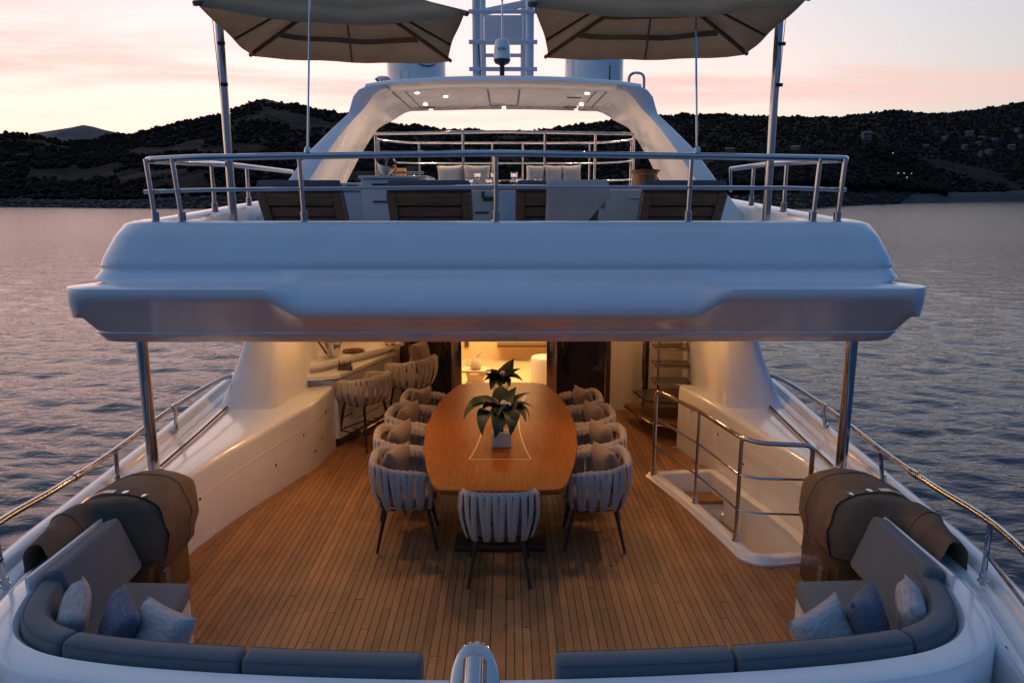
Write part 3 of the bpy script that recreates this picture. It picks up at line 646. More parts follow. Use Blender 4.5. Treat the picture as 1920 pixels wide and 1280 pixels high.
# ---- furniture moulded into the sun deck
cab = MB().box(-1.55, -.88, 8.4, 9.2, 2.42, 3.24, .02).build('sun_deck_cabinet', M['gel'], yacht)
MB().box(-1.57, -.80, 8.36, 9.25, 3.243, 3.275, .01).build('cabinet_top', M['gel'], cab)
for z in (3.17, 2.98): MB().box(-1.42, -1.22, 8.385, 8.402, z, z + .02, .003).build('drawer_pull', M['darkwood'], cab)
MB().tube([(-1.2, 8.5, 3.31), (-.85, 8.5, 3.31)], .014, 8).build('cabinet_rail', M['steel'], cab)
cb2 = MB().box(-2.35, -1.56, 8.45, 9.3, 2.42, 3.20, .02).build('sun_deck_cabinet', M['gel'], yacht)
MB().box(-2.34, -1.57, 8.437, 8.452, 3.10, 3.11).build('door_line', M['darkwood'], cb2)
MB().box(-1.72, -1.60, 8.43, 8.452, 3.15, 3.175, .003).build('latch', M['black'], cb2)
cb3 = MB().box(-.42, -.02, 7.9, 8.8, 2.42, 3.11, .02).build('sun_deck_cabinet', M['cream'], yacht)
for z, x0 in ((3.0, -.16), (2.87, -.25)): MB().box(x0, x0 + .15, 7.885, 7.902, z, z + .018, .003).build('drawer_pull', M['darkwood'], cb3)
MB().tube(rpath([(-.16, 7.86, 3.10), (-.16, 7.86, 3.03), (-.02, 7.86, 3.03)], .03), .018, 8).build('handle_bar', M['darkwood'], cb3)
MB().box(0.0, .20, 7.86, 8.8, 2.42, 3.11, .02).build('grey_panel', M['mastpaint'], cb3)
cb4 = MB().box(.95, 1.62, 7.95, 8.8, 2.42, 3.12, .02).build('sun_deck_cabinet', M['cream'], yacht)
MB().box(1.17, 1.52, 7.935, 7.952, 2.55, 3.06, .004).build('cabinet_door', M['cream'], cb4)
MB().tube([(1.40, 7.9, 3.03), (1.53, 7.9, 3.03)], .01, 6).build('tap', M['steel'], cb4)
MB().box(-.45, .62, 8.0, 9.0, 3.125, 3.165, .012).build('table_top', M['wood'], cb3)
# forward railing loops of the sun deck
loop = rpath([(-1.72, 10.5, 3.90), (-1.9, 11.6, 3.90), (-1.6, 12.4, 3.90), (1.75, 12.4, 3.90), (2.02, 11.6, 3.90), (1.84, 10.5, 3.90)], .35, 6)
fw = MB().tube(rpath([(-1.55, 10.5, 3.905), (-1.74, 10.55, 3.90)] + [(-1.93, 11.7, 3.90), (-1.5, 12.35, 3.90), (1.6, 12.35, 3.90), (2.05, 11.7, 3.90), (1.86, 10.55, 3.90), (1.68, 10.5, 3.905)], .3, 6), .020, 8).build('forward_railing', M['steel'], yacht)
MB().tube([(-1.74, 10.52, 3.90), (0.05, 10.46, 3.925), (1.86, 10.52, 3.90)], .020, 8).build('rail', M['steel'], fw)
MB().tube(rpath([(-1.74, 10.55, 3.58), (-1.93, 11.7, 3.58), (-1.5, 12.35, 3.58), (1.6, 12.35, 3.58), (2.05, 11.7, 3.58), (1.86, 10.55, 3.58)], .3, 5), .014, 8).build('rail', M['steel'], fw)
MB().tube(rpath([(-1.74, 10.55, 3.30), (-1.93, 11.7, 3.30), (-1.5, 12.35, 3.30), (1.6, 12.35, 3.30), (2.05, 11.7, 3.30), (1.86, 10.55, 3.30)], .3, 5), .014, 8).build('rail', M['steel'], fw)
for (x, y) in ((-1.74, 10.52), (-.52, 10.49), (.62, 10.49), (1.32, 10.5), (1.86, 10.52), (-1.9, 11.7), (-1.35, 12.35), (-.15, 12.35), (.35, 12.35), (1.45, 12.35), (2.02, 11.7)):
    MB().tube([(x, y, 2.42), (x, y, 3.9)], .017, 8).build('post', M['steel'], fw)
# ---- chrome ensign staff socket on the stern coaming
sk = MB(); secs = []
for (t, w, h) in ((0, .008, .002), (.006, .03, .008), (.02, .05, .013), (.05, .068, .017), (.10, .085, .02), (.2, .098, .024), (.32, .098, .024), (.45, .08, .02)):
    secs.append([(w * math.cos(a), t, h * math.sin(a)) for a in np.linspace(0, 2 * PI, 20, endpoint=False)])
sk.loft([[(x, -y, z) for x, y, z in q] for q in secs], closed=True, cap=True)
sk.tube([(0, -.065, .022), (0, -.09, .04), (0, -.45, .085)], [.018, .045, .046], 18)
sko = sk.build('flagstaff_socket', M['steel'], yacht, ang=50)
sko.location = (-.065, 3.34, .84); sko.rotation_euler = (R(36), 0, 0); sko.scale = (1.35, 1.35, 1.35)
MB().box(-.06, .06, 3.06, 3.3, .60, .78, .02, mtx=Matrix.Translation((-.07, -.1, 0))).build('socket_bracket', M['steel'], yacht)

# ================================================================== DINING TABLE
TX = .03
def tw(y): return lerp(y, (5.44, 5.52, 5.62, 6.0, 6.5, 7.1, 7.7, 8.2, 8.6, 8.74, 8.80), (.47, .525, .56, .645, .72, .755, .73, .67, .57, .52, .44))
tab = thing('dining_table', 'long boat-shaped varnished teak dining table with a pale inlaid line', 'table', (TX, 7.1, 0))
out = []
yy = np.concatenate([np.linspace(5.44, 5.62, 6), np.linspace(5.7, 8.6, 24), np.linspace(8.65, 8.8, 6)])
right = [(tw(y), y) for y in yy]
near = [(x, 5.44 - .03 * (1 - (x / .47) ** 2)) for x in np.linspace(-.47, .47, 11)[1:-1]]
far = [(x, 8.80 + .04 * (1 - (x / .44) ** 2)) for x in np.linspace(.44, -.44, 11)[1:-1]]
out = near + right + far + [(-a, b_) for a, b_ in right[::-1]]
def rel(d, z):
    n = len(out); r = []
    for i, p in enumerate(out):
        a, b_ = Vector(out[i - 1]), Vector(out[(i + 1) % n]); t = (b_ - a).normalized()
        r.append((p[0] - t.y * d, p[1] - 7.1 + t.x * d, z))
    return r
tb = MB().loft([rel(.03, .725), rel(.006, .732), rel(0, .745), rel(0, .772), rel(.006, .778), rel(.012, .78)], closed=True, cap=True).build('tabletop', M['wood'], tab, ang=40)
def inl(side):
    pts = []
    for t in np.linspace(0, 1, 17):
        y = 6.11 + 2.1 * t; hw = .275 - .095 * math.sin(PI * t) ** .8; pts.append((side * hw, y - 7.1))
    return pts
for s in (-1, 1):
    b = MB(); q = inl(s)
    b.loft([[(x - .006, y, .7795), (x - .006, y, .7812), (x + .006, y, .7812), (x + .006, y, .7795)] for x, y in q]); b.build('inlay', M['inlay'], tab, ang=20)
for y in (6.11, 8.21): MB().box(-.28, .28, y - 7.106, y - 7.094, .7795, .7814).build('inlay', M['inlay'], tab, ang=0)
for y in (-1.05, 1.05):
    pd = MB().box(-.30, .30, y - .06, y + .06, .06, .73, .02).build('pedestal', M['darkwood'], tab)
    MB().box(-.40, .40, y - .14, y + .14, 0.002, .06, .015).build('foot', M['darkwood'], pd)

# ================================================================== WOVEN CHAIRS
def build_chair(name, label, cat, group, rimz=.79, armz=.70, seatz=.44, legs=True, nb=28, w=.288, dpt=.285):
    """front faces +Y; rope bands wrap from a padded rim to the seat ring"""
    t = thing(name, label, cat, (0, 0, 0), 0, group)
    def rim(a):     # a from -1 (port arm tip) over 0 (back) to 1
        th = a * R(128); e = 4.0
        c, s_ = math.cos(th), math.sin(th)
        x = w * math.copysign(abs(s_) ** (2 / e), s_); y = -dpt * math.copysign(abs(c) ** (2 / e), c)
        f = max(0, (abs(a) - .35) / .65); f = f * f * (3 - 2 * f)
        return Vector((x, y, rimz + (armz - rimz) * f))
    def ringp(a, k=.91):
        p = rim(a); return Vector((p.x * k, p.y * k * .95 + .01, seatz - .04))
    MB().tube([rim(a) for a in np.linspace(-1, 1, 41)], .024, 8).build('rim', M['rope'], t)
    ga = np.linspace(-1, 1, 401); gp = [rim(q) for q in ga]; gl = np.cumsum([0] + [(gp[i + 1] - gp[i]).length for i in range(400)]); tot_ = gl[-1]
    def at_(f): return float(np.interp(min(.999, max(.001, f)) * tot_, gl, ga))
    for i in range(nb):
        fa = (i + .5) / nb; a = at_(fa); da = at_(fa + (.36 if i % 2 else -.30) / nb) - a
        top = rim(a); bot = ringp(a + da); pts = []
        tn = (rim(min(1, a + .02)) - rim(max(-1, a - .02))).normalized(); nrm = Vector((tn.y, -tn.x, 0)).normalized()
        if nrm.dot(Vector((top.x, top.y, 0))) < 0: nrm = -nrm
        inn = top - nrm * .026
        pts = [inn + Vector((0, 0, -.05)), inn + Vector((0, 0, .006)), top + Vector((0, 0, .028)), top + nrm * .029]
        for k in (.2, .4, .6, .8, 1):
            q = (top + nrm * .026) * (1 - k) + (bot + nrm * .012) * k; pts.append(q + nrm * (.028 * math.sin(PI * k)) + Vector((0, 0, 0)))
        pts.append(bot - nrm * .03 + Vector((0, 0, -.012)))
        wd = tot_ / nb * .88
        # flat band: wide along the rim, thin outward
        b = MB(); secs = []
        for j, p in enumerate(pts):
            d = (pts[min(j + 1, len(pts) - 1)] - pts[max(j - 1, 0)]).normalized(); wv = (tn - d * tn.dot(d)).normalized(); nv = d.cross(wv)
            ww = wd * (1.0 if j < 5 else .93 - .03 * (j - 5)); th_ = .0065
            secs.append([p + wv * ww / 2 * math.cos(q) + nv * th_ * math.sin(q) for q in (0, PI / 3, 2 * PI / 3, PI, 4 * PI / 3, 5 * PI / 3)])
        b.loft(secs, closed=True, cap=True).build('strap', M['rope'], t, ang=60)
    MB().tube([ringp(a, .88) for a in np.linspace(-1, 1, 31)], .012, 6).build('seat_ring', M['chairleg'], t)
    sp = [(w * .82 * math.copysign(abs(math.sin(q)) ** .7, math.sin(q)), .02 + dpt * .80 * math.copysign(abs(math.cos(q)) ** .75, math.cos(q))) for q in np.linspace(0, 2 * PI, 28, endpoint=False)]
    def sc_(k, z): return [(x * k, y * k, z) for x, y in sp]
    MB().loft([sc_(.9, seatz - .045), sc_(1, seatz - .03), sc_(1.02, seatz + .02), sc_(.97, seatz + .05), sc_(.8, seatz + .06), sc_(.3, seatz + .064)], closed=True, cap=True).build('seat_cushion', M['seat'], t, ang=60)
    lt = seatz - .045
    for sx in (-1, 1):
        for sy in (-1, 1):
            MB().tube([(sx * w * .62, sy * dpt * .62, lt), (sx * w * .86, sy * dpt * .92, 0.004)], [.019, .011], 10).build('leg', M['chairleg'], t)
    if seatz > .55:
        fz = .22; k = .82
        MB().tube(rpath([(w * k, dpt * k, fz), (-w * k, dpt * k, fz), (-w * k, -dpt * k, fz), (w * k, -dpt * k, fz)], .02, 3, closed=True), .010, 8, closed=True).build('footrest', M['chairleg'], t)
    return t
G1 = 'woven rope dining chairs around the long table'
chair = build_chair('dining_chair', 'woven grey dining chair at the near end of the table, its back to the camera', 'chair', G1)
chair.location = (.03, 5.56, 0)
bp = MB().box(-.2, .2, -.19, -.09, .50, .76, .04, 3).build('back_cushion', M['seat'], chair)
pil = pillow_mesh('chair_pillow', M['pillow'], .40, .40, .16, wr=.0)
order = ['nearest', 'second from the near end', 'third from the near end', 'farthest']
chairs_y = (6.15, 6.83, 7.52, 8.16)
pil_obj = None
for s, nm in ((-1, 'port'), (1, 'starboard')):
    side = 'left' if s < 0 else 'right'
    for k, y in enumerate(chairs_y):
        x = TX + s * (.80 + (.045, .10, .11, .06)[k]) 
        lab = 'woven grey dining chair on the %s side of the table, %s' % (side, order[k])
        c = dup(chair, (x + random.uniform(-.02, .02), y + random.uniform(-.015, .015), 0), (-PI / 2 if s < 0 else PI / 2) + random.uniform(-.11, .11), lab, G1)
        for ch in list(c.children):
            if ch.name.startswith('back_cushion'): bpy.data.objects.remove(ch)
        p = inst('chair_pillow', pil, None, (x + s * .15, y + .03, .49), (0, R(random.uniform(-5, 5)), 0))
        p.rotation_euler = Matrix(((1, 0, 0), (0, 1, 0), (0, 0, 1))).to_euler()
        p.rotation_euler = (R(-14), R(random.uniform(-6, 6)), (-PI / 2 if s < 0 else PI / 2) + R(18) * s)
        tag(p, 'tan pillow leaning in the %s chair on the %s side of the table' % (order[k].replace(' from the near end', '-from-front'), side), 'pillow', 'tan pillows in the dining chairs')
G2 = 'woven bar stools at the cocktail bar'
stool = build_chair('bar_stool', 'woven grey bar stool at the near end of the white bar counter', 'bar stool', G2, rimz=.90, armz=.83, seatz=.62, nb=26, w=.28, dpt=.26)
stool.location = (-1.68, 8.74, 0); stool.rotation_euler = (0, 0, R(58))
st2 = dup(stool, (-1.17, 9.35, .0), R(60), 'woven grey bar stool at the far end of the bar beside the glass door', G2)
st2.scale = (1.0, 1.0, 1.08)
p = inst('stool_pillow', pil, None, (-1.0, 9.33, .80), (R(-12), 0, R(70)))
tag(p, 'tan pillow leaning in the far woven bar stool', 'pillow')

# ================================================================== PLANTS ON THE TABLE
def leaf_mesh(m, L, W, droop, curl=.25, seg=7):
    """blade starting at the origin going along +X and up, then drooping"""
    secs = []
    for i in range(seg + 1):
        t = i / seg; a = R(62) - droop * t
        x = 0; z = 0
        for j in range(i): 
            aa = R(62) - droop * (j / seg); x += math.cos(aa) * L / seg; z += math.sin(aa) * L / seg
        wd = W * .72 * (math.sin(PI * min(1, .12 + .88 * t) ** .8)) if t < 1 else .001
        wd = max(wd, .004); cz = curl * wd
        secs.append([(x, -wd, z + cz), (x + .0, -wd * .5, z + cz * .3), (x, 0, z - cz * .1), (x, wd * .5, z + cz * .3), (x, wd, z + cz)])
    return MB().loft(secs).mesh('leaf', m, ang=70, fixn=False)
def plant(label, loc, specs, pot):
    t = thing('table_plant', label, 'plant', loc)
    pot(t)
    for (az_, L, W, dr, m, z0, xo_, yo_) in specs:
        o = inst('leaf', leaf_mesh(m, L, W, dr), t, (xo_, yo_, z0), (R(random.uniform(-15, 15)), 0, R(az_)))
    return t
def pot1(t): MB().box(-.09, .09, -.09, .09, 0, .13, .012).build('pot', M['stone'], t); MB().tube([(0, 0, .1), (.0, .01, .36)], .02, 6).build('stem', M['leaf'], t)
ds = M['leaf']; br = M['leafbrown']
sp1 = [(262, .44, .15, R(185), ds, .25, .0, -.05), (284, .42, .13, R(180), ds, .26, .03, -.05), (240, .46, .14, R(178), ds, .26, -.03, -.04), (205, .48, .17, R(150), ds, .30, -.02, 0), (160, .30, .10, R(95), br, .30, 0, .02), (195, .38, .13, R(120), ds, .32, 0, 0), (285, .40, .14, R(170), ds, .27, .03, -.03), (320, .34, .11, R(150), ds, .28, .03, 0),
       (30, .36, .08, R(70), ds, .28, .02, 0), (10, .36, .10, R(120), ds, .27, .02, .0), (90, .34, .12, R(60), ds, .3, 0, .03), (60, .30, .09, R(40), ds, .3, 0, .02), (125, .34, .13, R(130), ds, .3, 0, .02), (230, .34, .12, R(100), ds, .3, 0, 0), (345, .36, .09, R(165), ds, .3, .02, 0), (265, .30, .12, R(120), ds, .31, 0, -.02), (180, .36, .11, R(140), br, .30, -.02, 0), (300, .26, .10, R(90), ds, .3, 0, 0), (45, .30, .11, R(120), ds, .28, 0, 0)]
pl1 = plant('broad dark leaves in a white cube pot, nearer the camera on the table', (.04, 6.50, .781), sp1, pot1)
for (x, y, z) in ((.02, -.1, .36), (.06, -.06, .33)): MB().lathe([(0, 0), (.02, .02), (.032, .07), (.02, .09), (0, .08)], (x, y, z), 8, cap=False).build('bloom', M['flower'], pl1)
def pot2(t):
    MB().lathe([(.07, 0), (.085, .01), (.085, .24), (.078, .24), (.078, .015), (0, .012)], (0, 0, 0), 20, cap=False).build('vase', M['glass'], t); MB().tube([(0, 0, .02), (.0, .01, .24)], .018, 6).build('stem', M['leaf'], t)
sp2 = [(a, random.uniform(.24, .36), random.uniform(.08, .12), R(d), ds, .20, 0, 0) for a, d in ((180, 100), (160, 125), (20, 60), (0, 110), (345, 120), (200, 110), (270, 150), (300, 140), (240, 160), (90, 50), (60, 30), (120, 70), (225, 60), (330, 90))]
pl2 = plant('second leafy arrangement in a clear vase at the far end of the table', (.02, 7.98, .781), sp2, pot2)
MB().lathe([(0, 0), (.02, .02), (.032, .07), (.02, .09), (0, .08)], (.02, -.05, .27), 8, cap=False).build('bloom', M['flower'], pl2)

# ================================================================== THINGS ON THE BAR
def cham(name, label, loc, s=1):
    t = thing(name, label, 'ice bucket', loc)
    MB().lathe([(.065, 0), (.07, .005), (.10, .16), (.115, .20), (.12, .205), (.112, .20), (.097, .16), (.06, .02), (0, .02)], (0, 0, 0), 24, cap=False).build('bucket', M['steel'], t)
    MB().lathe([(.05, -.03), (.06, -.025), (.03, 0)], (0, 0, .03), 16).build('bucket_foot', M['steel'], t)
    return t
ib = cham('ice_bucket', 'polished steel ice bucket on the raised shelf of the bar', (-2.12, 9.1, 1.046))
MB().tube([(-.19, .02, .2), (-.10, .02, .05), (-.05, .02, -.0)], .013, 8).build('wooden_tongs', M['darkwood'], ib)
tr = thing('tray', 'round dark tray of snacks beside the ice bucket on the bar', 'tray', (-1.93, 9.42, 1.046))
MB().lathe([(0, .0), (.13, 0), (.15, .02), (.14, .02), (.12, .008), (0, .008)], n=24, cap=False).build('tray_dish', M['darkwood'], tr)
for k in range(9):
    a = k * 2.4; r = .03 + .008 * k
    MB().lathe([(0, 0), (.018, .005), (.016, .02), (0, .028)], (r * math.cos(a), r * math.sin(a), .01), 8, cap=False).build('snack', [M['red'], M['leafbrown'], M['brass']][k % 3], tr)
pl = thing('decorative_plate', 'oval patterned plate standing upright on a stand by the bar wall', 'plate', (-1.52, 9.85, 1.046))
MB().lathe([(0, 0), (.07, .0), (.10, .012), (.105, .02), (0, .01)], n=24, cap=False).build('plate_disc', M['brass'], pl).rotation_euler = (R(80), 0, R(20))
pl.children[0].location = (0, 0, .11)
MB().box(-.06, .06, -.02, .05, 0, .02, .005).build('plate_stand', M['darkwood'], pl)
bo = thing('wine_bottle', 'dark wine bottle standing at the outboard end of the bar', 'bottle', (-2.42, 8.75, 1.046))
MB().lathe([(.036, 0), (.038, .01), (.038, .17), (.03, .2), (.014, .23), (.014, .29), (0, .29)], n=16, cap=True).build('bottle_body', M['glassdark'], bo)
MB().lathe([(.0385, .05), (.0387, .06), (.0387, .14), (.0385, .15)], n=16, cap=False).build('bottle_label', M['ceramic'], bo)
ps = thing('herb_box', 'small dark planter with herbs standing on the lower bar counter', 'planter', (-1.92, 8.85, .936))
MB().box(-.09, .09, -.03, .03, 0, .05, .006).build('planter_box', M['darkwood'], ps)
for k in range(14):
    MB().tube([(-.08 + .012 * k, 0, .04), (-.08 + .012 * k + random.uniform(-.01, .01), random.uniform(-.02, .02), .1 + random.uniform(0, .03))], [.006, .002], 4).build('herb', M['leaf'], ps)
# ================================================================== INSIDE THE SALOON
stb = thing('side_table', 'stone pedestal side table just inside the saloon door', 'table', (-.43, 11.6, 0))
MB().prism([(-.24, -.12), (.2, -.16), (.26, .02), (.12, .2), (-.2, .16)], .255, .29).build('table_top', M['stone'], stb)
MB().lathe([(.16, 0), (.17, .02), (.13, .12), (.17, .24), (.15, .254)], n=20).build('table_base', M['stone'], stb)
gv = thing('gourd_vase', 'pale gourd shaped ornament with a curved neck on the stone side table', 'ornament', (-.42, 11.6, .291))
MB().lathe([(.05, 0), (.075, .01), (.10, .06), (.09, .12), (.05, .17), (.03, .2), (0, .2)], n=20).build('gourd_body', M['stone'], gv)
MB().tube(spl([(0, 0, .17), (.02, 0, .22), (.05, 0, .26), (.10, 0, .285)], 4), [.03 - .0016 * i for i in range(13)], 8).build('gourd_neck', M['stone'], gv)
MB().tube(spl([(-.07, 0, .12), (-.13, 0, .13), (-.15, 0, .08), (-.10, 0, .04)], 4), .008, 6).build('gourd_handle', M['stone'], gv)
ps2 = MB().lathe([(.0, 0), (.22, 0), (.24, .02), (.24, .40), (.22, .43), (0, .44)], n=28, cap=False).build('pouffe', M['ceramic'])
ps2.location = (.72, 11.9, 0); tag(ps2, 'round white pouffe on the right inside the saloon', 'pouffe')

# ================================================================== STERN SOFA CUSHIONS AND PILLOWS
def cush_along(path, name, label, group=None, t=.15, z0=.40, z1=.765, m='grey'):
    n = len(path); secs = []
    for i, p in enumerate(path):
        d = (path[min(i + 1, n - 1)] - path[max(i - 1, 0)]).normalized(); nr = Vector((-d.y, d.x, 0))
        e = min(i, n - 1 - i); k = {0: .82, 1: .95}.get(e, 1.0) if n > 6 else 1
        q = []
        for a in np.linspace(0, 2 * PI, 20, endpoint=False):
            c, s_ = math.cos(a), math.sin(a); u = math.copysign(abs(c) ** .5, c); v = math.copysign(abs(s_) ** .45, s_)
            pt = p + nr * (t / 2 + u * t / 2 * k); zz = (z0 + z1) / 2 + v * (z1 - z0) / 2 * (1 - (1 - k) * .35)
            q.append((pt.x, pt.y, zz))
        secs.append(q)
    o = MB().loft(secs, closed=True, cap=True).build(name, M[m], ang=60)
    for kk in (3, 7): MB().tube([secs[i][kk] for i in range(1, n - 1)], .0055, 5).build('piping', M['piping'], o)
    return tag(o, label, 'cushion', group)
def along(path, s0, s1, n):
    """points at distances s0..s1 along a path"""
    ds = [0]
    for i in range(1, len(path)): ds.append(ds[-1] + (path[i] - path[i - 1]).length)
    ds = np.array(ds); P = np.array([tuple(p) for p in path])
    ss = np.array([s0, s0 + .012, s0 + .03] + list(np.linspace(s0 + .06, s1 - .06, n)) + [s1 - .03, s1 - .012, s1])
    return [Vector([np.interp(s, ds, P[:, k]) for k in range(3)]) for s in ss]
tot = 0
for i in range(1, len(cp)): tot += (cp[i] - cp[i - 1]).length
inner = [p.copy() for p in cp]
GC = 'grey back cushions of the stern sofa'
for s in (-1, 1):
    side = 'left' if s < 0 else 'right'
    acc = [0.0]
    for k in range(1, len(inner)): acc.append(acc[-1] + (inner[k] - inner[k - 1]).length)
    nh = len(inner) // 2 + 1
    sx_ = lambda x: float(np.interp(x, [p.x for p in inner[4:nh]], acc[4:nh]))
    def seg(a, b_, n=8): return along(inner, a, b_, n) if s < 0 else along(inner, tot - b_, tot - a, n)
    cush_along(seg(.72, sx_(-2.27), 14), 'back_cushion', 'curved grey corner cushion of the stern sofa on the %s' % side, GC)
    cush_along(seg(sx_(-2.25), sx_(-1.27)), 'back_cushion', 'straight grey back cushion beside the curved %s corner of the stern sofa' % side, GC)
    cush_along(seg(sx_(-1.25), sx_(-.34)), 'back_cushion', 'straight grey back cushion on the %s next to the chrome staff socket' % side, GC)
    # leaning side panel
    b = MB().box(-.07, .07, -.38, .38, 0, .42, .045, 3).build('back_cushion', M['grey'])
    b.location = (s * 2.58 + .02, 4.47, .42); b.rotation_euler = (0, R(20) * s, R(-2) * s)
    tag(b, 'tall square grey backrest cushion leaning at the forward end of the %s sofa' % side, 'cushion', GC)
    pts = [(s * 2.60, 4.62), (s * 2.62, 3.72), (s * 2.3, 3.52), (s * 1.92, 3.72), (s * 2.0, 4.08), (s * 2.07, 4.60)]
    rp_ = [(p.x, p.y) for p in rpath([(a, b_, 0) for a, b_ in pts], .05, 3, closed=True)]
    cx0 = sum(p[0] for p in rp_) / len(rp_); cy0 = sum(p[1] for p in rp_) / len(rp_)
    def ins(k, z): return [(cx0 + (a - cx0) * k, cy0 + (b_ - cy0) * k, z) for a, b_ in rp_]
    o = MB().loft([ins(.97, .363), ins(1, .375), ins(1, .435), ins(.985, .455), ins(.95, .465), ins(.5, .468)], closed=True, cap=True).build('seat_cushion', M['grey'], ang=50)
    tag(o, 'flat grey seat cushion of the %s side of the stern sofa' % side, 'cushion', 'grey seat cushions of the stern sofa')
wp = pillow_mesh('pillow_white', M['whitepil'], .38, .34, .16); bpm = pillow_mesh('pillow_blue', M['bluepil'], .37, .34, .15); lp = pillow_mesh('pillow_long', M['whitepil'], .46, .32, .16)
for s in (-1, 1):
    side = 'left' if s < 0 else 'right'
    for me, x, y, z, rz, tilt, lab, nm in ((wp, 2.50, 3.88, .47, 66, -16, 'white patterned pillow in the curved corner of the %s stern sofa' % side, 'sofa_pillow'),
                                  (bpm, 2.20, 3.80, .47, 50, -20, 'dark blue patterned pillow between two white ones on the %s stern sofa' % side, 'sofa_pillow'),
                                  (lp, 1.93, 3.70, .465, 30, -30, 'pale patterned pillow nearest the deck on the %s stern sofa' % side, 'sofa_pillow')):
        p = inst(nm, me, None, (s * x + .02, y, z), (R(tilt), R(4 * s), 0))
        p.rotation_euler = (Matrix.Rotation(R(180 + rz * (1 if s > 0 else -1)), 4, 'Z') @ Matrix.Rotation(R(-tilt), 4, 'X') @ Matrix.Rotation(R(7 * s + random.uniform(-9, 9)), 4, 'Y')).to_euler(); p.location.x += random.uniform(-.02, .02); p.location.y += random.uniform(-.015, .015)
        tag(p, lab, 'pillow', 'patterned pillows on the stern sofa')

# ================================================================== CANVAS COVERS ON THE QUARTERS
for s in (-1, 1):
    side = 'left' if s < 0 else 'right'
    t = thing('canvas_cover', 'brown canvas cover strapped over deck gear on the %s quarter' % side, 'cover', (0, 0, 0))
    FT = [0, .05, .12, .2, .3, .42, .55, .68, .8, .89, .95, .985, 1.0]; FZ = [-.04, .22, .46, .66, .84, .96, 1.0, .97, .87, .70, .48, .2, -.1]
    def arch(y, k, xs_=1.0, infl=0.0, xi_=2.45, n=30):
        q = []; xo_ = lerp(y, (4.2, 4.5, 5.0, 5.8), (3.05, 3.11, 3.19, 3.16)); base = lerp(y, (4.2, 4.6, 5.0, 5.8), (.655, .67, .70, .735))
        mid = xo_ * .45 + xi_ * .55
        for i in range(n + 1):
            t_ = i / n; x = xo_ + (xi_ - xo_) * t_; x = mid + (x - mid) * xs_ + infl * (1 if t_ < .3 else -1 if t_ > .7 else 0)
            z = base + (k - base) * float(np.interp(t_, FT, FZ)) + infl * math.sin(PI * t_)
            q.append([x, y, z])
        xe = q[-1][0]; sk = (.62, .52, .42, .34, .27) if y >= 4.9 else (.70, .69, .68, .675, .67)
        for zz, dx_ in zip(sk, (-.01, .0, .02, .05, .10) if y >= 4.9 else (0, 0, 0, 0, 0)): q.append([xe + dx_, y, zz])
        for p in q:
            p[2] += .005 * math.sin(p[0] * 23 + p[1] * 17) * (1 if p[2] < .8 else .5); p[0] += .012 * math.sin(p[2] * 25 + p[1] * 13)
            p[2] += .003 * math.sin(p[0] * 9 - p[1] * 31)
        return [(s * p[0] + .03, p[1], p[2]) for p in q]
    def xin(y): return lerp(y, (4.2, 4.45, 4.80, 4.89, 4.955, 5.02), (2.90, 2.89, 2.87, 2.78, 2.56, 2.45))
    secs = [arch(5.70, .75, .5), arch(5.69, .81, .75), arch(5.64, .87, .9), arch(5.56, .90), arch(5.42, .918), arch(5.25, .925)]
    for y, k in ((5.09, .925), (5.045, .91), (5.0, .918), (4.96, .915), (4.92, .912), (4.88, .91), (4.82, .905), (4.74, .90), (4.64, .89), (4.54, .88), (4.44, .87), (4.40, .86)): secs.append(arch(y, k, xi_=xin(y)))
    secs += [[(x_, y_ - .012, z_ - .004) for x_, y_, z_ in secs[-1]], [(x_, y_ + .0, z_ - .02) for x_, y_, z_ in secs[-1]], [(x_, y_ + .40, z_ - .045) for x_, y_, z_ in secs[-1]]]
    cv = MB().loft(secs).build('cover_cloth', M['canvas'], t, ang=60)
    sp_ = [Vector(p) for p in arch(5.045, .92, infl=.008, xi_=xin(5.045))]
    MB().loft([[p + Vector((0, -.022, 0)), p + Vector((0, -.022, .004)), p + Vector((0, .022, .004)), p + Vector((0, .022, 0))] for p in sp_[2:-2]]).build('webbing_strap', M['canvas'], t)
    MB().loft([[p + Vector((0, -.026, .004)), p + Vector((0, -.026, .009)), p + Vector((0, .026, .009)), p + Vector((0, .026, .004))] for p in sp_[9:17]]).build('strap_highlight', M['strap'], t)  # paler stretch laid on as the highlight over the strap's top
    for i in (19, 24):
        p = sp_[i]; MB().box(p.x - .02, p.x + .02, p.y - .026, p.y + .026, p.z - .006, p.z + .01, .004).build('buckle', M['steel'], t)
    for ys_, ks_ in ((5.42, .919), (4.74, .902)): MB().tube([Vector(p) for p in arch(ys_, ks_, infl=.002, xi_=xin(ys_))][1:], .0045, 5).build('seam', M['canvas'], t)
    lg = MB().box(s * 2.55 - .06, s * 2.55 + .06, 4.85, 5.5, 0.002, .42, .01).build('wooden_base', M['darkwood'], t)
    MB().box(s * 2.44 - .015, s * 2.44 + .015, 4.97, 5.04, .02, .34, .004).build('hanging_strap', M['canvas'], t)

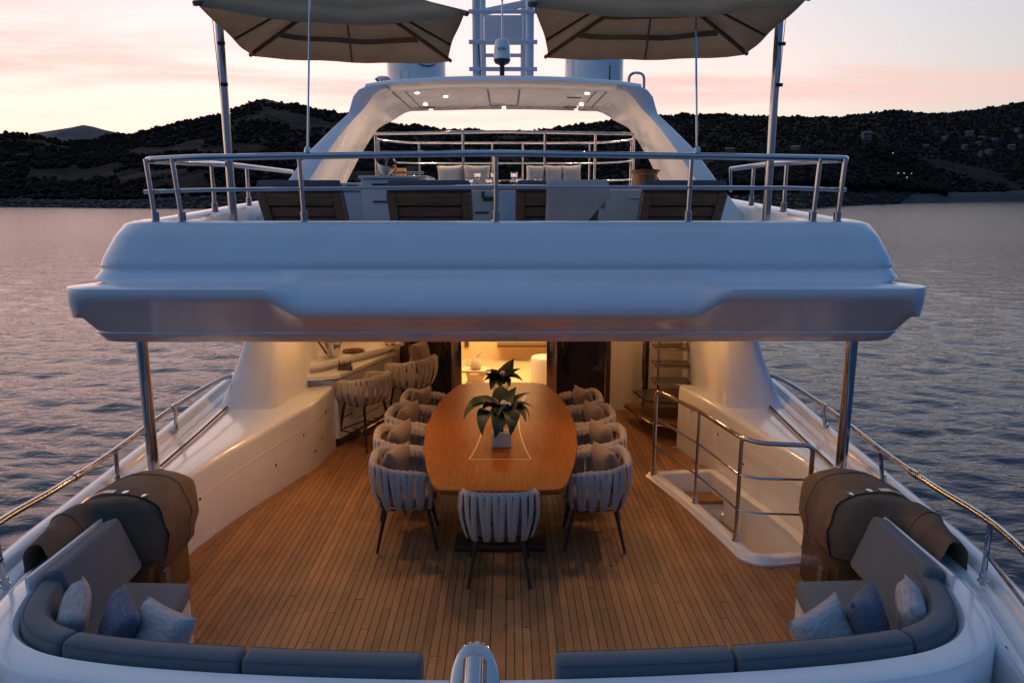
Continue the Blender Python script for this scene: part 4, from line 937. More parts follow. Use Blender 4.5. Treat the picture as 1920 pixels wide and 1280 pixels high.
# ================================================================== UMBRELLAS ON THE SUN DECK
def umbrella(label, c, zc_, polexy, rot, sx, sy, rise=.42, drop=0.0, sag=.14):
    t = thing('cantilever_umbrella', label, 'umbrella', (polexy[0], polexy[1], 2.42))
    O = Vector((polexy[0], polexy[1], 2.42))
    ca, sa = math.cos(rot), math.sin(rot)
    def W(u, v, z): 
        x, y = u * sx / 2, v * sy / 2
        return Vector((c[0] + x * ca - y * sa, c[1] + x * sa + y * ca, z)) - O
    corners = [(-1, -1), (1, -1), (1, 1), (-1, 1)]
    def surf(u, v):
        m = max(abs(u), abs(v)); e = min(abs(u), abs(v)) / m if m > 0 else 0
        z = zc_ + rise * (1 - m) + .03 * math.sin(PI * m) - sag * (1 - e ** 2) * m ** 2 * 0 
        z -= sag * (1 - e ** 2) * m * (.6 if v < 0 and abs(v) >= abs(u) else .3)
        z += drop * v
        z += .006 * math.sin(9 * u + 4 * v) + .005 * math.sin(7 * v - 3 * u)
        return z
    for k in range(4):
        a, b_ = corners[k], corners[(k + 1) % 4]; secs = []
        for r_ in np.linspace(.02, 1, 10):
            row = []
            for q in np.linspace(0, 1, 13):
                u = (a[0] * (1 - q) + b_[0] * q) * r_; v = (a[1] * (1 - q) + b_[1] * q) * r_
                pull = 1 - .035 * math.sin(PI * q) * r_
                row.append(W(u * pull, v * pull, surf(u, v)))
            secs.append(row)
        # short hanging edge
        secs.append([p + Vector((0, 0, -.045)) for p in secs[-1]])
        MB().loft(secs).build('canopy_panel', M['canopy'], t, ang=70)
        # seams: darker doubled bands
    for k in range(4):
        a, b_ = corners[k], corners[(k + 1) % 4]
        secs = []
        for r_ in (.02, .2, .4, .5):
            secs.append([W((a[0] * (1 - q) + b_[0] * q) * r_, (a[1] * (1 - q) + b_[1] * q) * r_, zc_ + rise * 1.30 - .34 * r_ * rise * 2 * .8 + drop * (a[1] * (1 - q) + b_[1] * q) * r_ + .03 * math.sin(PI * q * 2) * r_) for q in np.linspace(0, 1, 7)])
        MB().loft(secs).build('vent_flap', M['canopy'], t, ang=70)
    hubz = zc_ + rise * .55 + drop * 0
    hub = MB().lathe([(.03, -.14), (.05, -.12), (.05, -.02), (.035, 0), (.035, .25)], W(0, 0, hubz), 14).build('hub', M['bed'], t)
    for (u, v) in corners + [(0, -1), (1, 0), (0, 1), (-1, 0)]:
        k = 1.03 if abs(u) + abs(v) > 1.5 else .96
        e = W(u * k, v * k, surf(u, v) - .03); m_ = W(u * .5, v * .5, surf(u * .5, v * .5) - .04)
        top = W(u * .04, v * .04, surf(u * .05, v * .05) - .05)
        MB().tube([top, m_, e], .022 if abs(u) + abs(v) > 1.5 else .012, 6).build('rib', M['bed'], t)
        if abs(u) + abs(v) > 1.5: MB().tube([W(0, 0, hubz - .08), W(u * .42, v * .42, surf(u * .42, v * .42) - .05)], .010, 6).build('strut', M['bed'], t)
    # cloth bands sewn under the panels (pockets)
    for (uu) in (.45, .72):
        for vs_ in (1, -1):
            MB().loft([[W(q * uu * .95, vs_ * (uu - .055), surf(q * uu, uu * vs_) - .012), W(q * uu * .95, vs_ * (uu + .055), surf(q * uu, (uu + .055) * vs_) - .012)] for q in np.linspace(-1, 1, 11)]).build('sewn_band', M['canvas'], t, ang=0)
    top = Vector((0, 0, 5.55 - 2.42))
    pole = MB().tube([(0, 0, .0), top], .037, 16).build('pole', M['steel'], t)
    for z in (1.60, 1.95): MB().box(-.01, .055, -.05, -.03, z, z + .03, .004).build('clamp', M['black'], pole)
    s = -1 if c[0] < polexy[0] else 1
    MB().tube([top, W(0, 0, zc_ + rise + .55), W(0, 0, zc_ + rise * 1.0)], .03, 10).build('arm', M['steel'], t)
    MB().box(-.05, .05, -.05, .05, .0, .04, .008).build('base_plate', M['steel'], t)
    MB().tube([Vector((-s * .06, -.06, 3.0)), Vector((-s * .02, -.02, .95 + .4))], .0035, 5).build('halyard', M['black'], t)
    return t, O
u1, O1 = umbrella('beige square umbrella on the left of the sun deck, its whole canopy in view', (-1.405, 7.18), 4.52, (-2.47, 6.95), R(8), 2.03, 2.06, rise=.42)
u2, O2 = umbrella('beige square umbrella on the right of the sun deck, its top cut off', (1.42, 6.98), 4.52, (2.53, 6.95), R(-6), 2.02, 2.12, rise=.42)
for (u_, O_, x0, x1) in ((u1, O1, -1.49, -1.44), (u2, O2, 1.61, 1.57)):
    MB().tube([Vector((x0, 6.0, 3.38)) - O_, Vector((x1, 6.12, 4.62)) - O_], .0085, 8).lathe([(.03, 0), (.025, .03), (.012, .05)], Vector((x0, 6.0, 3.39)) - O_, 10).build('stay_rod', M['steel'], u_)

# ================================================================== SUN LOUNGERS
def lounger(label, x, y=6.62):
    t = thing('sun_lounger', label, 'sun lounger', (x, y, 2.42), 0, 'sun loungers along the aft edge of the sun deck')
    back = MB(); ang_ = R(52)
    mtx = Matrix.Translation((0, .62, .33)) @ Matrix.Rotation(-(PI - ang_) , 4, 'X')
    def add(n, m, x0, x1, a0, a1, t0, t1, bev=.01):
        # a along the backrest from hinge to top, t through it (positive = towards the camera / underside)
        b = MB(); d = Vector((0, -math.cos(ang_), math.sin(ang_))); nv = Vector((0, -math.sin(ang_), -math.cos(ang_))); h = Vector((0, .62, .12))
        mt = Matrix(((1, 0, 0, 0), (0, d.y, nv.y, h.y), (0, d.z, nv.z, h.z), (0, 0, 0, 1)))
        b.box(x0, x1, a0, a1, t0, t1, bev, 2, mtx=mt); return b.build(n, m, t)
    add('frame_rail', M['bed'], -.385, -.30, .0, .70, -.0, .05); add('frame_rail', M['bed'], .30, .385, .0, .70, 0, .05)
    add('frame_rail', M['bed'], -.298, .298, .58, .70, 0, .05)
    for a in (.04, .17, .30, .43): add('slat', M['bed'], -.298, .298, a, a + .105, .0, .022, .006)
    add('mattress', M['bedcush'], -.39, .39, -.02, .745, -.08, -.003, .03)
    add('headrest', M['bedcush'], -.375, .375, .70, .775, -.08, .014, .02)
    MB().box(-.38, .38, .62, 1.9, .16, .22, .02).build('seat_frame', M['bed'], t)
    MB().box(-.39, .39, .66, 1.9, .225, .31, .03).build('seat_mattress', M['bedcush'], t)
    for sx in (-1, 1):
        for yy_ in (.75, 1.75): MB().box(sx * .33 - .03, sx * .33 + .03, yy_, yy_ + .06, 0, .16, .006).build('leg', M['bed'], t)
    return t
lb = [('leftmost brown sun lounger, under the left umbrella pole side', -1.80), ('second brown sun lounger from the left, beside the drawers', -.62), ('brown sun lounger half covered by a pale towel', .56), ('rightmost brown sun lounger, near the right umbrella pole', 1.72)]
lg0 = lounger(lb[0][0], lb[0][1])
for la, x in lb[1:]: dup(lg0, (x, 6.62, 2.42), 0, la)
# towel over the third lounger
d = Vector((0, -math.cos(R(52)), math.sin(R(52)))); nv = Vector((0, -math.sin(R(52)), -math.cos(R(52)))); h = Vector((.56, 6.62 + .62, 2.54))
secs = []
for i, q in enumerate(np.linspace(0, 1, 15)):
    x = -.11 + .56 * q; row = []
    for (a, tt) in ((.45, -.10), (.70, -.10), (.80, -.098), (.835, -.06), (.84, .0), (.83, .05), (.76, .062), (.6, .064), (.45, .066), (.28, .068), (.12, .07), (-.02, .072)):
        a *= .925
        wv = .012 * math.sin(q * 11 + a * 3) + .006 * math.sin(q * 29 + a * 9)
        aa = a
        if tt > .055: aa = max(a, .02 + .70 * max(0, (q - .22) / .78))
        row.append(h + Vector((x + .03 * (1 - a) * q, 0, 0)) + d * aa + nv * (tt + abs(wv) if tt > 0 else tt - abs(wv)))
    secs.append(row)
tw_ = MB().loft(secs).build('towel', M['towel'], ang=70); sm = tw_.modifiers.new('thickness', 'SOLIDIFY'); sm.thickness = .008; sm.offset = 1
tag(tw_, 'pale towel draped over the back of the third sun lounger', 'towel')

# ================================================================== THINGS ON THE SUN DECK TABLE AND CABINETS
wb = thing('wine_cooler', 'tilted steel wine cooler bowl on the left sun deck cabinet', 'wine cooler', (-1.33, 8.75, 3.276))
b = MB().lathe([(.0, .0), (.05, .005), (.09, .06), (.115, .14), (.12, .16), (.112, .14), (.08, .06), (0, .02)], n=22, cap=False).build('bowl', M['steel'], wb); b.rotation_euler = (R(28), R(14), 0); b.location = (0, 0, .03)
for (x, y, a) in ((-.02, -.02, 0), (.05, .02, 12)): 
    bb_ = MB().lathe([(.034, 0), (.034, .14), (.014, .19), (.014, .25)], n=12).build('bottle', M['glassdark'], wb); bb_.location = (x, y, .04); bb_.rotation_euler = (R(20), R(a), 0)
fl = thing('flower_posy', 'small posy of red flowers beside the steel wine cooler', 'flowers', (-1.20, 8.62, 3.276))
MB().lathe([(.022, 0), (.03, .03), (.024, .06)], n=12).build('small_vase', M['ceramic'], fl)
for k in range(9): 
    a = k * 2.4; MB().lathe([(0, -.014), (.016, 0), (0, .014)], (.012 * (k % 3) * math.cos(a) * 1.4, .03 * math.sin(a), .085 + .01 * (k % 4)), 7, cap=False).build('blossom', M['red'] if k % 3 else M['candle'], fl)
ca_ = thing('candle', 'square orange candle beside the red posy on the sun deck cabinet', 'candle', (-1.11, 8.55, 3.276))
MB().box(-.05, .05, -.05, .05, 0, .085, .008).build('wax_block', M['candle'], ca_); MB().tube([(0, 0, .08), (0, 0, .1)], .002, 4).build('wick', M['black'], ca_)
def goblet(label, loc, short=False):
    t = thing('goblet', label, 'glass', loc, 0, 'cut glass goblets on the sun deck table')
    z = 0 if short else .06
    MB().lathe([(0, z), (.028, z + .004), (.038, z + .03), (.040, z + .085), (.037, z + .085), (.035, z + .03), (0, z + .012)], n=14, cap=False).build('cup', M['glass'], t)
    if not short: MB().lathe([(.03, 0), (.03, .004), (.006, .01), (.006, .055), (.012, .062)], n=12).build('glass_stem', M['glass'], t)
    for r_ in range(3):
        for k in range(8):
            a = 2 * PI * (k + .5 * (r_ % 2)) / 8; MB().lathe([(0, -.006), (.006, 0), (0, .006)], (.0395 * math.cos(a), .0395 * math.sin(a), z + .03 + .02 * r_), 5, cap=False).build('cut_facet', M['ceramic'], t)
    return t
g = goblet('short cut glass tumbler at the left end of the sun deck table', (-.31, 8.1, 3.166), True)
for (x, y, sh_, la) in ((-.23, 8.15, False, 'tall cut glass goblet beside the leftmost tumbler'), (-.10, 8.1, True, 'short cut glass tumbler just left of the middle rail post'), (-.05, 8.2, False, 'cut glass goblet behind the tumbler by the middle rail post'), (.17, 8.15, False, 'cut glass goblet just right of the middle rail post'), (.225, 8.1, True, 'short tumbler beside the goblet right of the rail post'), (.43, 8.1, True, 'cut glass tumbler above the third lounger, rightmost of the glasses')):
    goblet(la, (x, y, 3.166), sh_)
fb = thing('fruit_bowl', 'low bowl of fruit in the middle of the sun deck table', 'bowl', (.07, 8.3, 3.166))
MB().lathe([(0, 0), (.05, .0), (.085, .03), (.08, .03), (.045, .006), (0, .006)], n=18, cap=False).build('bowl_dish', M['brass'], fb)
for k in range(5): MB().lathe([(0, -.025), (.022, -.012), (.025, 0), (.018, .018), (0, .025)], (.035 * math.cos(k * 1.256), .035 * math.sin(k * 1.256), .035), 8, cap=False).build('fruit', M['red'] if k % 2 else M['leafbrown'], fb)
dr = thing('wooden_drum_stool', 'round striped wooden stool by the right arch leg', 'stool', (1.77, 9.1, 2.42))
MB().lathe([(.13, 0), (.15, .02), (.14, .5), (.145, .88), (.16, .9), (.165, .92)], n=24).build('drum_body', M['drumwood'], dr)
MB().lathe([(.0, .922), (.175, .922), (.18, .93), (.175, .945), (0, .945)], n=24, cap=False).build('drum_top', M['wood'], dr)
# forward sofas with pillows
for (x0, x1, n, side) in ((-.86, -.16, 2, 'left'), (.36, 1.12, 3, 'right')):
    sf = thing('forward_sofa', 'pale grey sofa at the forward end of the sun deck, %s one' % side, 'sofa', ((x0 + x1) / 2, 10.6, 2.42))
    w_ = (x1 - x0) / 2
    MB().box(-w_, w_, -.1, .7, 0, .45, .03).build('sofa_seat', M['gel'], sf); MB().box(-w_, w_, -.12, .0, .45, .80, .03).build('sofa_back', M['greylight'], sf)
    for k in range(n):
        pm = pillow_mesh('sun_deck_pillow', M['greylight'], (x1 - x0) / n * 1.1, .34, .14)
        p = inst('sun_deck_pillow', pm, None, (x0 + (x1 - x0) * (k + .5) / n, 10.42 - .02 * k, 3.14 + .0), (R(-8), R(random.uniform(-4, 4)), 0))
        tag(p, '%s pale grey pillow on the %s forward sofa' % (['left-hand', 'middle', 'right-hand'][k] if n == 3 else ['left-hand', 'right-hand'][k], side), 'pillow', 'grey pillows on the forward sofas')

# ================================================================== SEA, HILLS, SHORE
def water():
    m = bpy.data.materials.new('sea_water'); m.use_nodes = True; t = m.node_tree; p = t.nodes['Principled BSDF']; L = t.links.new
    p.inputs['Base Color'].default_value = (.008, .026, .052, 1); p.inputs['Roughness'].default_value = .06; p.inputs['IOR'].default_value = 1.33
    p.inputs['Specular IOR Level'].default_value = .5
    tc = t.nodes.new('ShaderNodeTexCoord')
    h = None
    for sc_, st, w in ((.28, (1.0, 2.4, 1), 1.1), (.8, (1.0, 2.0, 1), 1.0), (2.0, (1.0, 2.0, 1), 1.0), (5.0, (1, 1.6, 1), .22)):
        mp_ = t.nodes.new('ShaderNodeMapping'); mp_.inputs['Scale'].default_value = st; mp_.inputs['Rotation'].default_value = (0, 0, R(12)); L(tc.outputs['Object'], mp_.inputs[0])
        n = t.nodes.new('ShaderNodeTexNoise'); n.inputs['Scale'].default_value = sc_; n.inputs['Detail'].default_value = 3; n.inputs['Distortion'].default_value = .4; L(mp_.outputs[0], n.inputs['Vector'])
        mu = t.nodes.new('ShaderNodeMath'); mu.operation = 'MULTIPLY'; mu.inputs[1].default_value = w; L(n.outputs[0], mu.inputs[0])
        if h is None: h = mu.outputs[0]
        else:
            ad_ = t.nodes.new('ShaderNodeMath'); ad_.operation = 'ADD'; L(h, ad_.inputs[0]); L(mu.outputs[0], ad_.inputs[1]); h = ad_.outputs[0]
    ln = t.nodes.new('ShaderNodeVectorMath'); ln.operation = 'LENGTH'; L(tc.outputs['Object'], ln.inputs[0])
    mr = t.nodes.new('ShaderNodeMapRange'); mr.inputs[1].default_value = 12; mr.inputs[2].default_value = 120; mr.inputs[3].default_value = .06; mr.inputs[4].default_value = .17
    L(ln.outputs['Value'], mr.inputs[0]); L(mr.outputs[0], p.inputs['Roughness'])     # waves too small to resolve far out
    b = t.nodes.new('ShaderNodeBump'); b.inputs['Strength'].default_value = .4; b.inputs['Distance'].default_value = .10; L(h, b.inputs['Height']); L(b.outputs[0], p.inputs['Normal'])
    return m
rad_ = np.geomspace(3.5, 5200, 900); ang = np.linspace(-PI * .36, PI * .36, 460)
RR, AA = np.meshgrid(rad_, ang, indexing='ij'); X = RR * np.sin(AA); Y = RR * np.cos(AA)
cell = np.maximum(RR * (rad_[1] / rad_[0] - 1), RR * (ang[1] - ang[0]))
Z = np.zeros_like(X)
for k in range(60):
    lam = 10 ** rng.uniform(math.log10(.3), math.log10(2.0)); th = R(75) + rng.normal(0, .55); ph = rng.uniform(0, 2 * PI)
    a = .0042 * lam ** .65
    Z += a * np.clip(lam / cell / 3 - .6, 0, 1) * np.sin(2 * PI / lam * (X * math.cos(th) + Y * math.sin(th)) + ph + .6 * np.sin(2 * PI * (X * .03 + Y * .021) + k))
Z = Z - 2.2
nr_, na_ = Z.shape
V = np.stack([X, Y, Z], -1).reshape(-1, 3)
idx = np.arange(nr_ * na_).reshape(nr_, na_)
F = np.stack([idx[:-1, :-1], idx[:-1, 1:], idx[1:, 1:], idx[1:, :-1]], -1).reshape(-1, 4)
def np_mesh(name, V, F, m, smooth=True):
    me = bpy.data.meshes.new(name); k = F.shape[1]
    me.vertices.add(len(V)); me.vertices.foreach_set('co', V.astype(np.float32).ravel())
    me.loops.add(F.size); me.loops.foreach_set('vertex_index', F.astype(np.int32).ravel())
    me.polygons.add(len(F)); me.polygons.foreach_set('loop_start', np.arange(0, F.size, k, dtype=np.int32)); me.polygons.foreach_set('loop_total', np.full(len(F), k, dtype=np.int32))
    me.materials.append(m); me.update(calc_edges=True); me.validate()
    if smooth: me.polygons.foreach_set('use_smooth', np.ones(len(F), dtype=bool))
    o = bpy.data.objects.new(name, me); COL.objects.link(o); return o
sea = np_mesh('sea', V, F[:, ::-1], water()); sea['kind'] = 'structure'
# seabed skirt behind the camera so that the sea goes on all round
bk = MB().prism([(6000 * math.sin(a), 6000 * math.cos(a)) for a in np.linspace(0, 2 * PI, 48, endpoint=False)], -2.9, -2.75).build('sea_beyond', water(), ang=0); bk['kind'] = 'structure'

def vnoise(x, y, seed=0):
    """smooth value noise"""
    xi = np.floor(x).astype(int); yi = np.floor(y).astype(int); fx = x - xi; fy = y - yi
    fx = fx * fx * (3 - 2 * fx); fy = fy * fy * (3 - 2 * fy)
    def hsh(a, b_): 
        n = (a * 374761393 + b_ * 668265263 + seed * 982451653) & 0x7fffffff
        n = ((n ^ (n >> 13)) * 1274126177) & 0x7fffffff
        return (n & 0xffff) / 65535.0
    return (hsh(xi, yi) * (1 - fx) + hsh(xi + 1, yi) * fx) * (1 - fy) + (hsh(xi, yi + 1) * (1 - fx) + hsh(xi + 1, yi + 1) * fx) * fy
def fbm(x, y, o=4, seed=0):
    v = 0; a = .5
    for k in range(o): v = v + a * vnoise(x * 2 ** k, y * 2 ** k, seed + k); a *= .5
    return v
# skyline as bearing (tangent, from straight ahead) and slope above eye level
def tanaz(u): return (u - 952) / 1370.0
def slope(v): return math.tan(math.atan((640 - v) / 1370.0) - R(11.23))
RID = [(-500, 235), (-200, 256), (-100, 252), (0, 250), (60, 251), (100, 255), (150, 266), (175, 266), (219, 259), (291, 250), (328, 241), (372, 228), (416, 219), (433, 217), (463, 203), (490, 193), (517, 185), (537, 191), (571, 198), (638, 210), (704, 225), (757, 235), (841, 243), (942, 248), (976, 247), (1026, 242), (1093, 232), (1177, 222), (1307, 214), (1421, 218), (1548, 220), (1649, 207), (1727, 213), (1817, 203), (1918, 182), (2050, 155), (2300, 120), (2600, 150)]
RU = [tanaz(u) for u, v in RID]
def pix_slope(u, v):
    xc = (u - 960) / 1370; yc = (640 - v) / 1370; th = R(11.23)
    y_ = math.cos(th) + yc * math.sin(th); z_ = -math.sin(th) + yc * math.cos(th); return z_ / y_
RS = [pix_slope(u, v) for u, v in RID]
SHU = [tanaz(u) for u in (-500, 0, 300, 600, 1000, 1500, 1700, 1920, 2600)]
SHD = [360, 372, 318, 330, 330, 318, 560, 700, 760]          # distance ahead to the waterline
RDU = [tanaz(u) for u in (-500, 0, 160, 300, 517, 900, 1300, 1700, 2000, 2600)]
RDD = [700, 720, 760, 800, 860, 900, 980, 1150, 1250, 1300]  # distance ahead to the ridge
def ground(tu, f):
    """tu bearing tangent array, f 0 at the shore .. 1 at the ridge .. >1 behind"""
    d0 = np.interp(tu, SHU, SHD); d1 = np.interp(tu, RDU, RDD); hr_ = np.interp(tu, RU, RS) * d1 + 5.25
    y_ = d0 + (d1 - d0) * f; x_ = tu * y_
    prof = np.where(f < 1, +.035 * np.clip(f / .03, 0, 1) + .965 * np.clip(f, 0, 1) ** 1.15, 1 - .6 * (f - 1))
    n = (fbm(x_ / 90, y_ / 90, 4, 3) - .47) * 2
    h_ = hr_ * prof + n * 10 * np.clip(np.sin(np.clip(f, 0, 1) * PI), 0, 1) * np.clip(f * 6, 0, 1) + (fbm(x_ / 14, y_ / 14, 3, 9) - .45) * 3.5 * np.clip(f * 14, 0, 1) * np.clip((1.02 - f) * 8, .18, 1)
    h_ = np.where(f <= 0, f * 60 - .2, h_)
    return x_, y_, h_ - 2.2
fs = np.concatenate([[-.06, -.02, 0.0], np.linspace(.006, 1.0, 110), np.linspace(1.03, 1.5, 8)])
tus = np.linspace(tanaz(-460), tanaz(2450), 520)
TU, FF = np.meshgrid(tus, fs, indexing='ij')
hx, hy, hz = ground(TU, FF)
def hillmat(name, stops, sc1=.012, sc2=.16, extra=None):
    m = bpy.data.materials.new(name); m.use_nodes = True; t = m.node_tree; p = t.nodes['Principled BSDF']; L = t.links.new
    p.inputs['Roughness'].default_value = .95; p.inputs['Specular IOR Level'].default_value = .1
    tc = t.nodes.new('ShaderNodeTexCoord'); n = t.nodes.new('ShaderNodeTexNoise'); n.inputs['Scale'].default_value = sc2; n.inputs['Detail'].default_value = 9; n.inputs['Roughness'].default_value = .65
    L(tc.outputs['Object'], n.inputs['Vector'])
    r = t.nodes.new('ShaderNodeValToRGB'); e = r.color_ramp.elements
    while len(e) < len(stops): e.new(.5)
    for q, (pp, c) in zip(e, stops): q.position = pp; q.color = (*c, 1)
    L(n.outputs[0], r.inputs[0]); L(r.outputs[0], p.inputs['Base Color']); return m
HM = hillmat('hillside_scrub', [(.30, (.006, .006, .0045)), (.48, (.010, .009, .007)), (.60, (.016, .012, .010)), (.76, (.036, .027, .023))])
nu, nf = hx.shape; idx = np.arange(nu * nf).reshape(nu, nf)
F = np.stack([idx[:-1, :-1], idx[1:, :-1], idx[1:, 1:], idx[:-1, 1:]], -1).reshape(-1, 4)
hill = np_mesh('hills', np.stack([hx, hy, hz], -1).reshape(-1, 3), F, HM); hill['kind'] = 'structure'
# far mountain on the left, its colour paled in place of haze
tq = np.linspace(tanaz(40), tanaz(330), 90); FR = [(40, 275), (80, 253), (100, 248), (140, 242), (165, 238), (188, 233), (205, 236), (225, 242), (247, 247), (290, 253), (330, 275)]
fv = np.linspace(0, 1.5, 40); T2, F2 = np.meshgrid(tq, fv, indexing='ij')
d_ = 2500.; hr2 = np.interp(T2, [tanaz(u) for u, v in FR], [pix_slope(u, v) for u, v in FR]) * d_
y2 = d_ - 700 + 700 * F2; x2 = T2 * d_ + 0 * y2; z2 = hr2 * np.where(F2 < 1, np.clip(F2, 0, 1) ** .8, 1 - .7 * (F2 - 1)) + (fbm(x2 / 60, y2 / 60, 4, 21) - .47) * 26 * np.sin(np.clip(F2, 0, 1) * PI)
idx = np.arange(T2.size).reshape(T2.shape); F = np.stack([idx[:-1, :-1], idx[1:, :-1], idx[1:, 1:], idx[:-1, 1:]], -1).reshape(-1, 4)
fm = np_mesh('far_mountain', np.stack([x2, y2, z2], -1).reshape(-1, 3), F, hillmat('haze_pale_mountain', [(.3, (.10, .085, .08)), (.6, (.15, .12, .115)), (.75, (.2, .16, .15))], sc2=.02)); fm['kind'] = 'structure'
# woods on the hills: many small clumped crowns in one mesh
ico = bmesh.new(); bmesh.ops.create_icosphere(ico, subdivisions=1, radius=1.0); IV = np.array([tuple(v.co) for v in ico.verts]); IF = np.array([[v.index for v in f.verts] for f in ico.faces]); ico.free()
def crowns(name, m, P, S, flat=.85):
    N = len(P); k = len(IV)
    jit = 1 + rng.uniform(-.28, .28, (N, k, 1)); V = IV[None] * jit * S[:, None, None]; V[:, :, 2] *= flat
    V = V + P[:, None, :]; F = IF[None] + (np.arange(N) * k)[:, None, None]
    o = np_mesh(name, V.reshape(-1, 3), F.reshape(-1, 3), m, smooth=False); o['kind'] = 'stuff'; return o
TM = hillmat('tree_crowns', [(.3, (.005, .006, .004)), (.5, (.009, .0095, .0065)), (.7, (.017, .0155, .011))], sc2=.35)
pts = []; sz = []
N = 40000
tu_ = rng.uniform(tanaz(-300), tanaz(2200), N); f_ = rng.uniform(.03, 1.0, N) ** .9
x_, y_, z_ = ground(tu_, f_)
dens = fbm(x_ / 70, y_ / 70, 3, 31)
keep = dens > np.where(tu_ < tanaz(420), .28, .27)
base_r = rng.uniform(.5, 1.0, N) + rng.uniform(0, 1, N) ** 3 * 1.5
P1 = np.stack([x_, y_, z_ + base_r * .5], -1)[keep]; S1 = base_r[keep]
# skyline trees
N2 = 1500; tu2 = rng.uniform(tanaz(160), tanaz(2050), N2); f2 = rng.uniform(.965, 1.01, N2); x_, y_, z_ = ground(tu2, f2)
cl = fbm(tu2 * 60, tu2 * 0 + 3.3, 3, 8); k2 = cl > .42; r2 = rng.uniform(1.2, 2.8, N2) * np.clip((cl - .3) * 4, .5, 1.3)
near_peak = np.abs(tu2 - tanaz(500)) < .045
k2 &= ~near_peak
P2 = np.stack([x_, y_, z_ + r2 * .45], -1)[k2]; S2 = r2[k2]
# each tree gets side clumps
PA = np.concatenate([P1, P2]); SA = np.concatenate([S1, S2])
PB = PA + rng.normal(0, .6, PA.shape) * SA[:, None] * np.array([1, 1, .45]); SB = SA * rng.uniform(.45, .75, len(SA))
crowns('hillside_woods', TM, np.concatenate([PA, PB]), np.concatenate([SA, SB]))
# dense pine wood behind the right shore
N3 = 2600; u3 = rng.uniform(1330, 1760, N3); tu3 = np.array([tanaz(u) for u in u3]); f3 = rng.uniform(.06, .40, N3) * np.interp(u3, (1330, 1480, 1680, 1760), (.5, 1.0, 1.0, .35)); x_, y_, z_ = ground(tu3, f3)
r3 = rng.uniform(2.0, 4.2, N3); P3 = np.stack([x_, y_, z_ + r3 * .9], -1)
PB = P3 + rng.normal(0, .6, P3.shape) * r3[:, None] * np.array([1, 1, .5]); SB = r3 * rng.uniform(.4, .7, N3)
crowns('pine_wood', TM, np.concatenate([P3, PB]), np.concatenate([r3, SB]))
# shore rocks
RM = hillmat('shore_rock', [(.3, (.06, .05, .045)), (.6, (.14, .11, .10)), (.75, (.22, .18, .16))], sc2=.5)
N4 = 1500; tu4 = rng.uniform(tanaz(-300), tanaz(1700), N4); f4 = rng.uniform(-.004, .03, N4); x_, y_, z_ = ground(tu4, f4); r4 = rng.uniform(.4, 1.5, N4) ** 1.3
crowns('shore_rocks', RM, np.stack([x_, y_, np.maximum(z_, -2.4)], -1), r4, .6)
# pale strip of beach on the right
tb_ = np.linspace(tanaz(1680), tanaz(2300), 60); fb_ = np.array([-.02, 0, .012, .03, .045])
T5, F5 = np.meshgrid(tb_, fb_, indexing='ij'); F5 = F5 * np.clip((T5 - tanaz(1675)) / .03, .05, 1); x5, y5, z5 = ground(T5, np.maximum(F5, 0)); z5 = np.maximum(z5, -2.2) + .3 - .8 * (F5 < 0); y5 = y5 + F5.clip(max=0) * 300
idx = np.arange(T5.size).reshape(T5.shape); F = np.stack([idx[:-1, :-1], idx[1:, :-1], idx[1:, 1:], idx[:-1, 1:]], -1).reshape(-1, 4)
be = np_mesh('beach', np.stack([x5, y5, np.maximum(z5, z5)], -1).reshape(-1, 3), F, hillmat('beach_sand', [(.3, (.075, .065, .06)), (.7, (.11, .095, .085))], sc2=.3)); be['kind'] = 'structure'
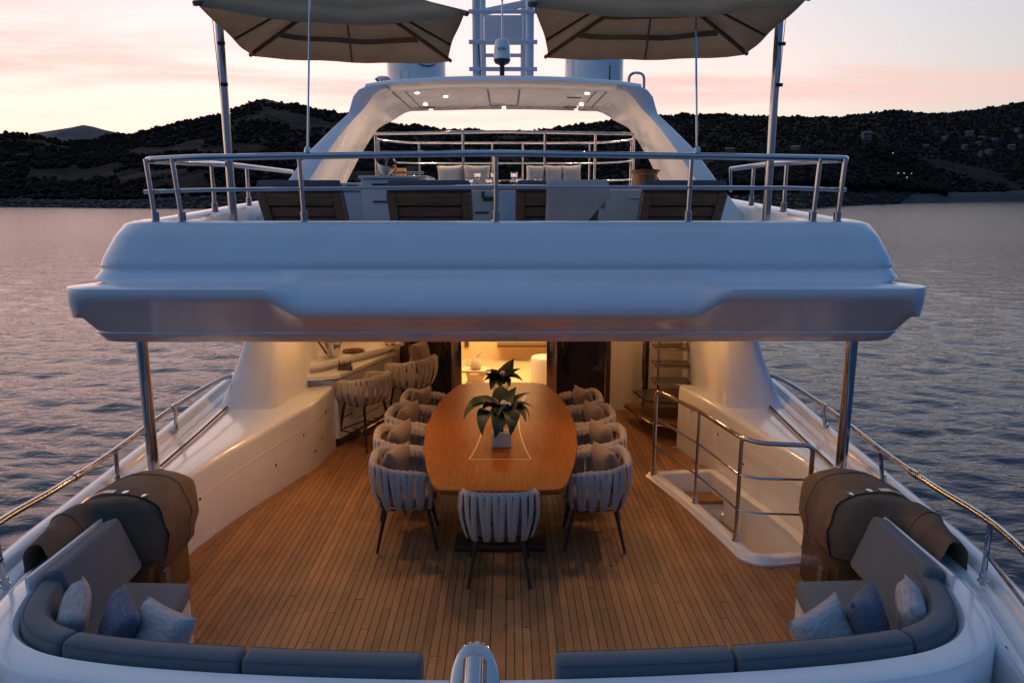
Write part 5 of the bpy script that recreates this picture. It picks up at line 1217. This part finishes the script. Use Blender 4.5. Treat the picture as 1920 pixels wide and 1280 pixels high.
# white villas on the right hillside
vm = mat('villa_wall', (.12, .108, .10), .8, var=.25, nscale=.4); rm_ = mat('villa_roof', (.22, .11, .08), .8, var=.15, nscale=.6); wm_ = mat('villa_window', (.03, .03, .04), .2)
def villa(label, w=9., d=7., h=3.6, st=2):
    t = thing('hillside_villa', label, 'house', (0, 0, 0), 0, 'pale villas on the right hillside')
    MB().box(-w / 2, w / 2, -d / 2, d / 2, -3, h * st).build('wall', vm, t, ang=0)
    MB().loft([[(-w / 2 - .4, -d / 2 - .4, h * st), (-w / 2 - .4, 0, h * st + 1.6), (-w / 2 - .4, d / 2 + .4, h * st)], [(w / 2 + .4, -d / 2 - .4, h * st), (w / 2 + .4, 0, h * st + 1.6), (w / 2 + .4, d / 2 + .4, h * st)]], closed=True, cap=True).build('roof', rm_, t, ang=0)
    for k in range(3):
        for q in range(st): MB().box(-w / 2 + 1.2 + k * 2.6, -w / 2 + 2.4 + k * 2.6, -d / 2 - .03, -d / 2 + .05, q * h + 1.0, q * h + 2.5).build('window', wm_, t, ang=0)
    return t
VP = [(1600, .62), (1742, .56), (1783, .62), (1805, .50), (1822, .54), (1846, .48), (1874, .58), (1888, .50), (1902, .55), (1706, .52), (1835, .43), (1365, .38), (1480, .40), (1815, .38), (1780, .47), (1868, .40)]
bear = ['far out of the others', 'low in the valley']
v0 = None
for i, (u, f) in enumerate(VP):
    u += random.uniform(-9, 9); f += random.uniform(-.04, .05)
    a, b_, c = ground(np.array([tanaz(u)]), np.array([f])); loc = (float(a[0]), float(b_[0]), float(c[0]) + .5)
    la = 'small pale villa among trees on the dark right hillside'
    if i == 0: v0 = villa(la); v0.location = loc
    else: v = dup(v0, loc, R(random.uniform(-40, 40)), la); v.scale = (random.uniform(.45, .9),) * 2 + (random.uniform(.4, .75),)
ll = MB().lathe([(0, -.35), (.3, -.1), (.35, .1), (0, .35)], n=10, cap=False).mesh('lamp_globe', M['shorelamp'], 0)
lpole = MB().tube([(0, 0, -4), (0, 0, -.3)], .08, 6).mesh('lamp_pole', M['black'])
for i, (u, v) in enumerate(((1649, 288), (1661, 325), (1672, 325), (1686, 325), (1699, 325), (1678, 333))):
    tu0 = np.array([tanaz(u)]); 
    best = min(np.linspace(.02, .6, 120), key=lambda f: abs(float(((lambda g_: (g_[2] + 5 - 3.05) / g_[1])(ground(tu0, np.array([f]))))[0]) - pix_slope(u, v)))
    a, b_, c = ground(tu0, np.array([best]))
    t = thing('shore_lamp', 'lit lamp among the trees on the right shore' if i else 'lone lit lamp higher up in the pines on the right shore', 'street lamp', (float(a[0]), float(b_[0]) - 6, float(c[0]) + 5), 0, 'lamps among the trees on the right shore')
    inst('lamp_globe', ll, t).scale = (.7, .7, .7); inst('lamp_pole', lpole, t)
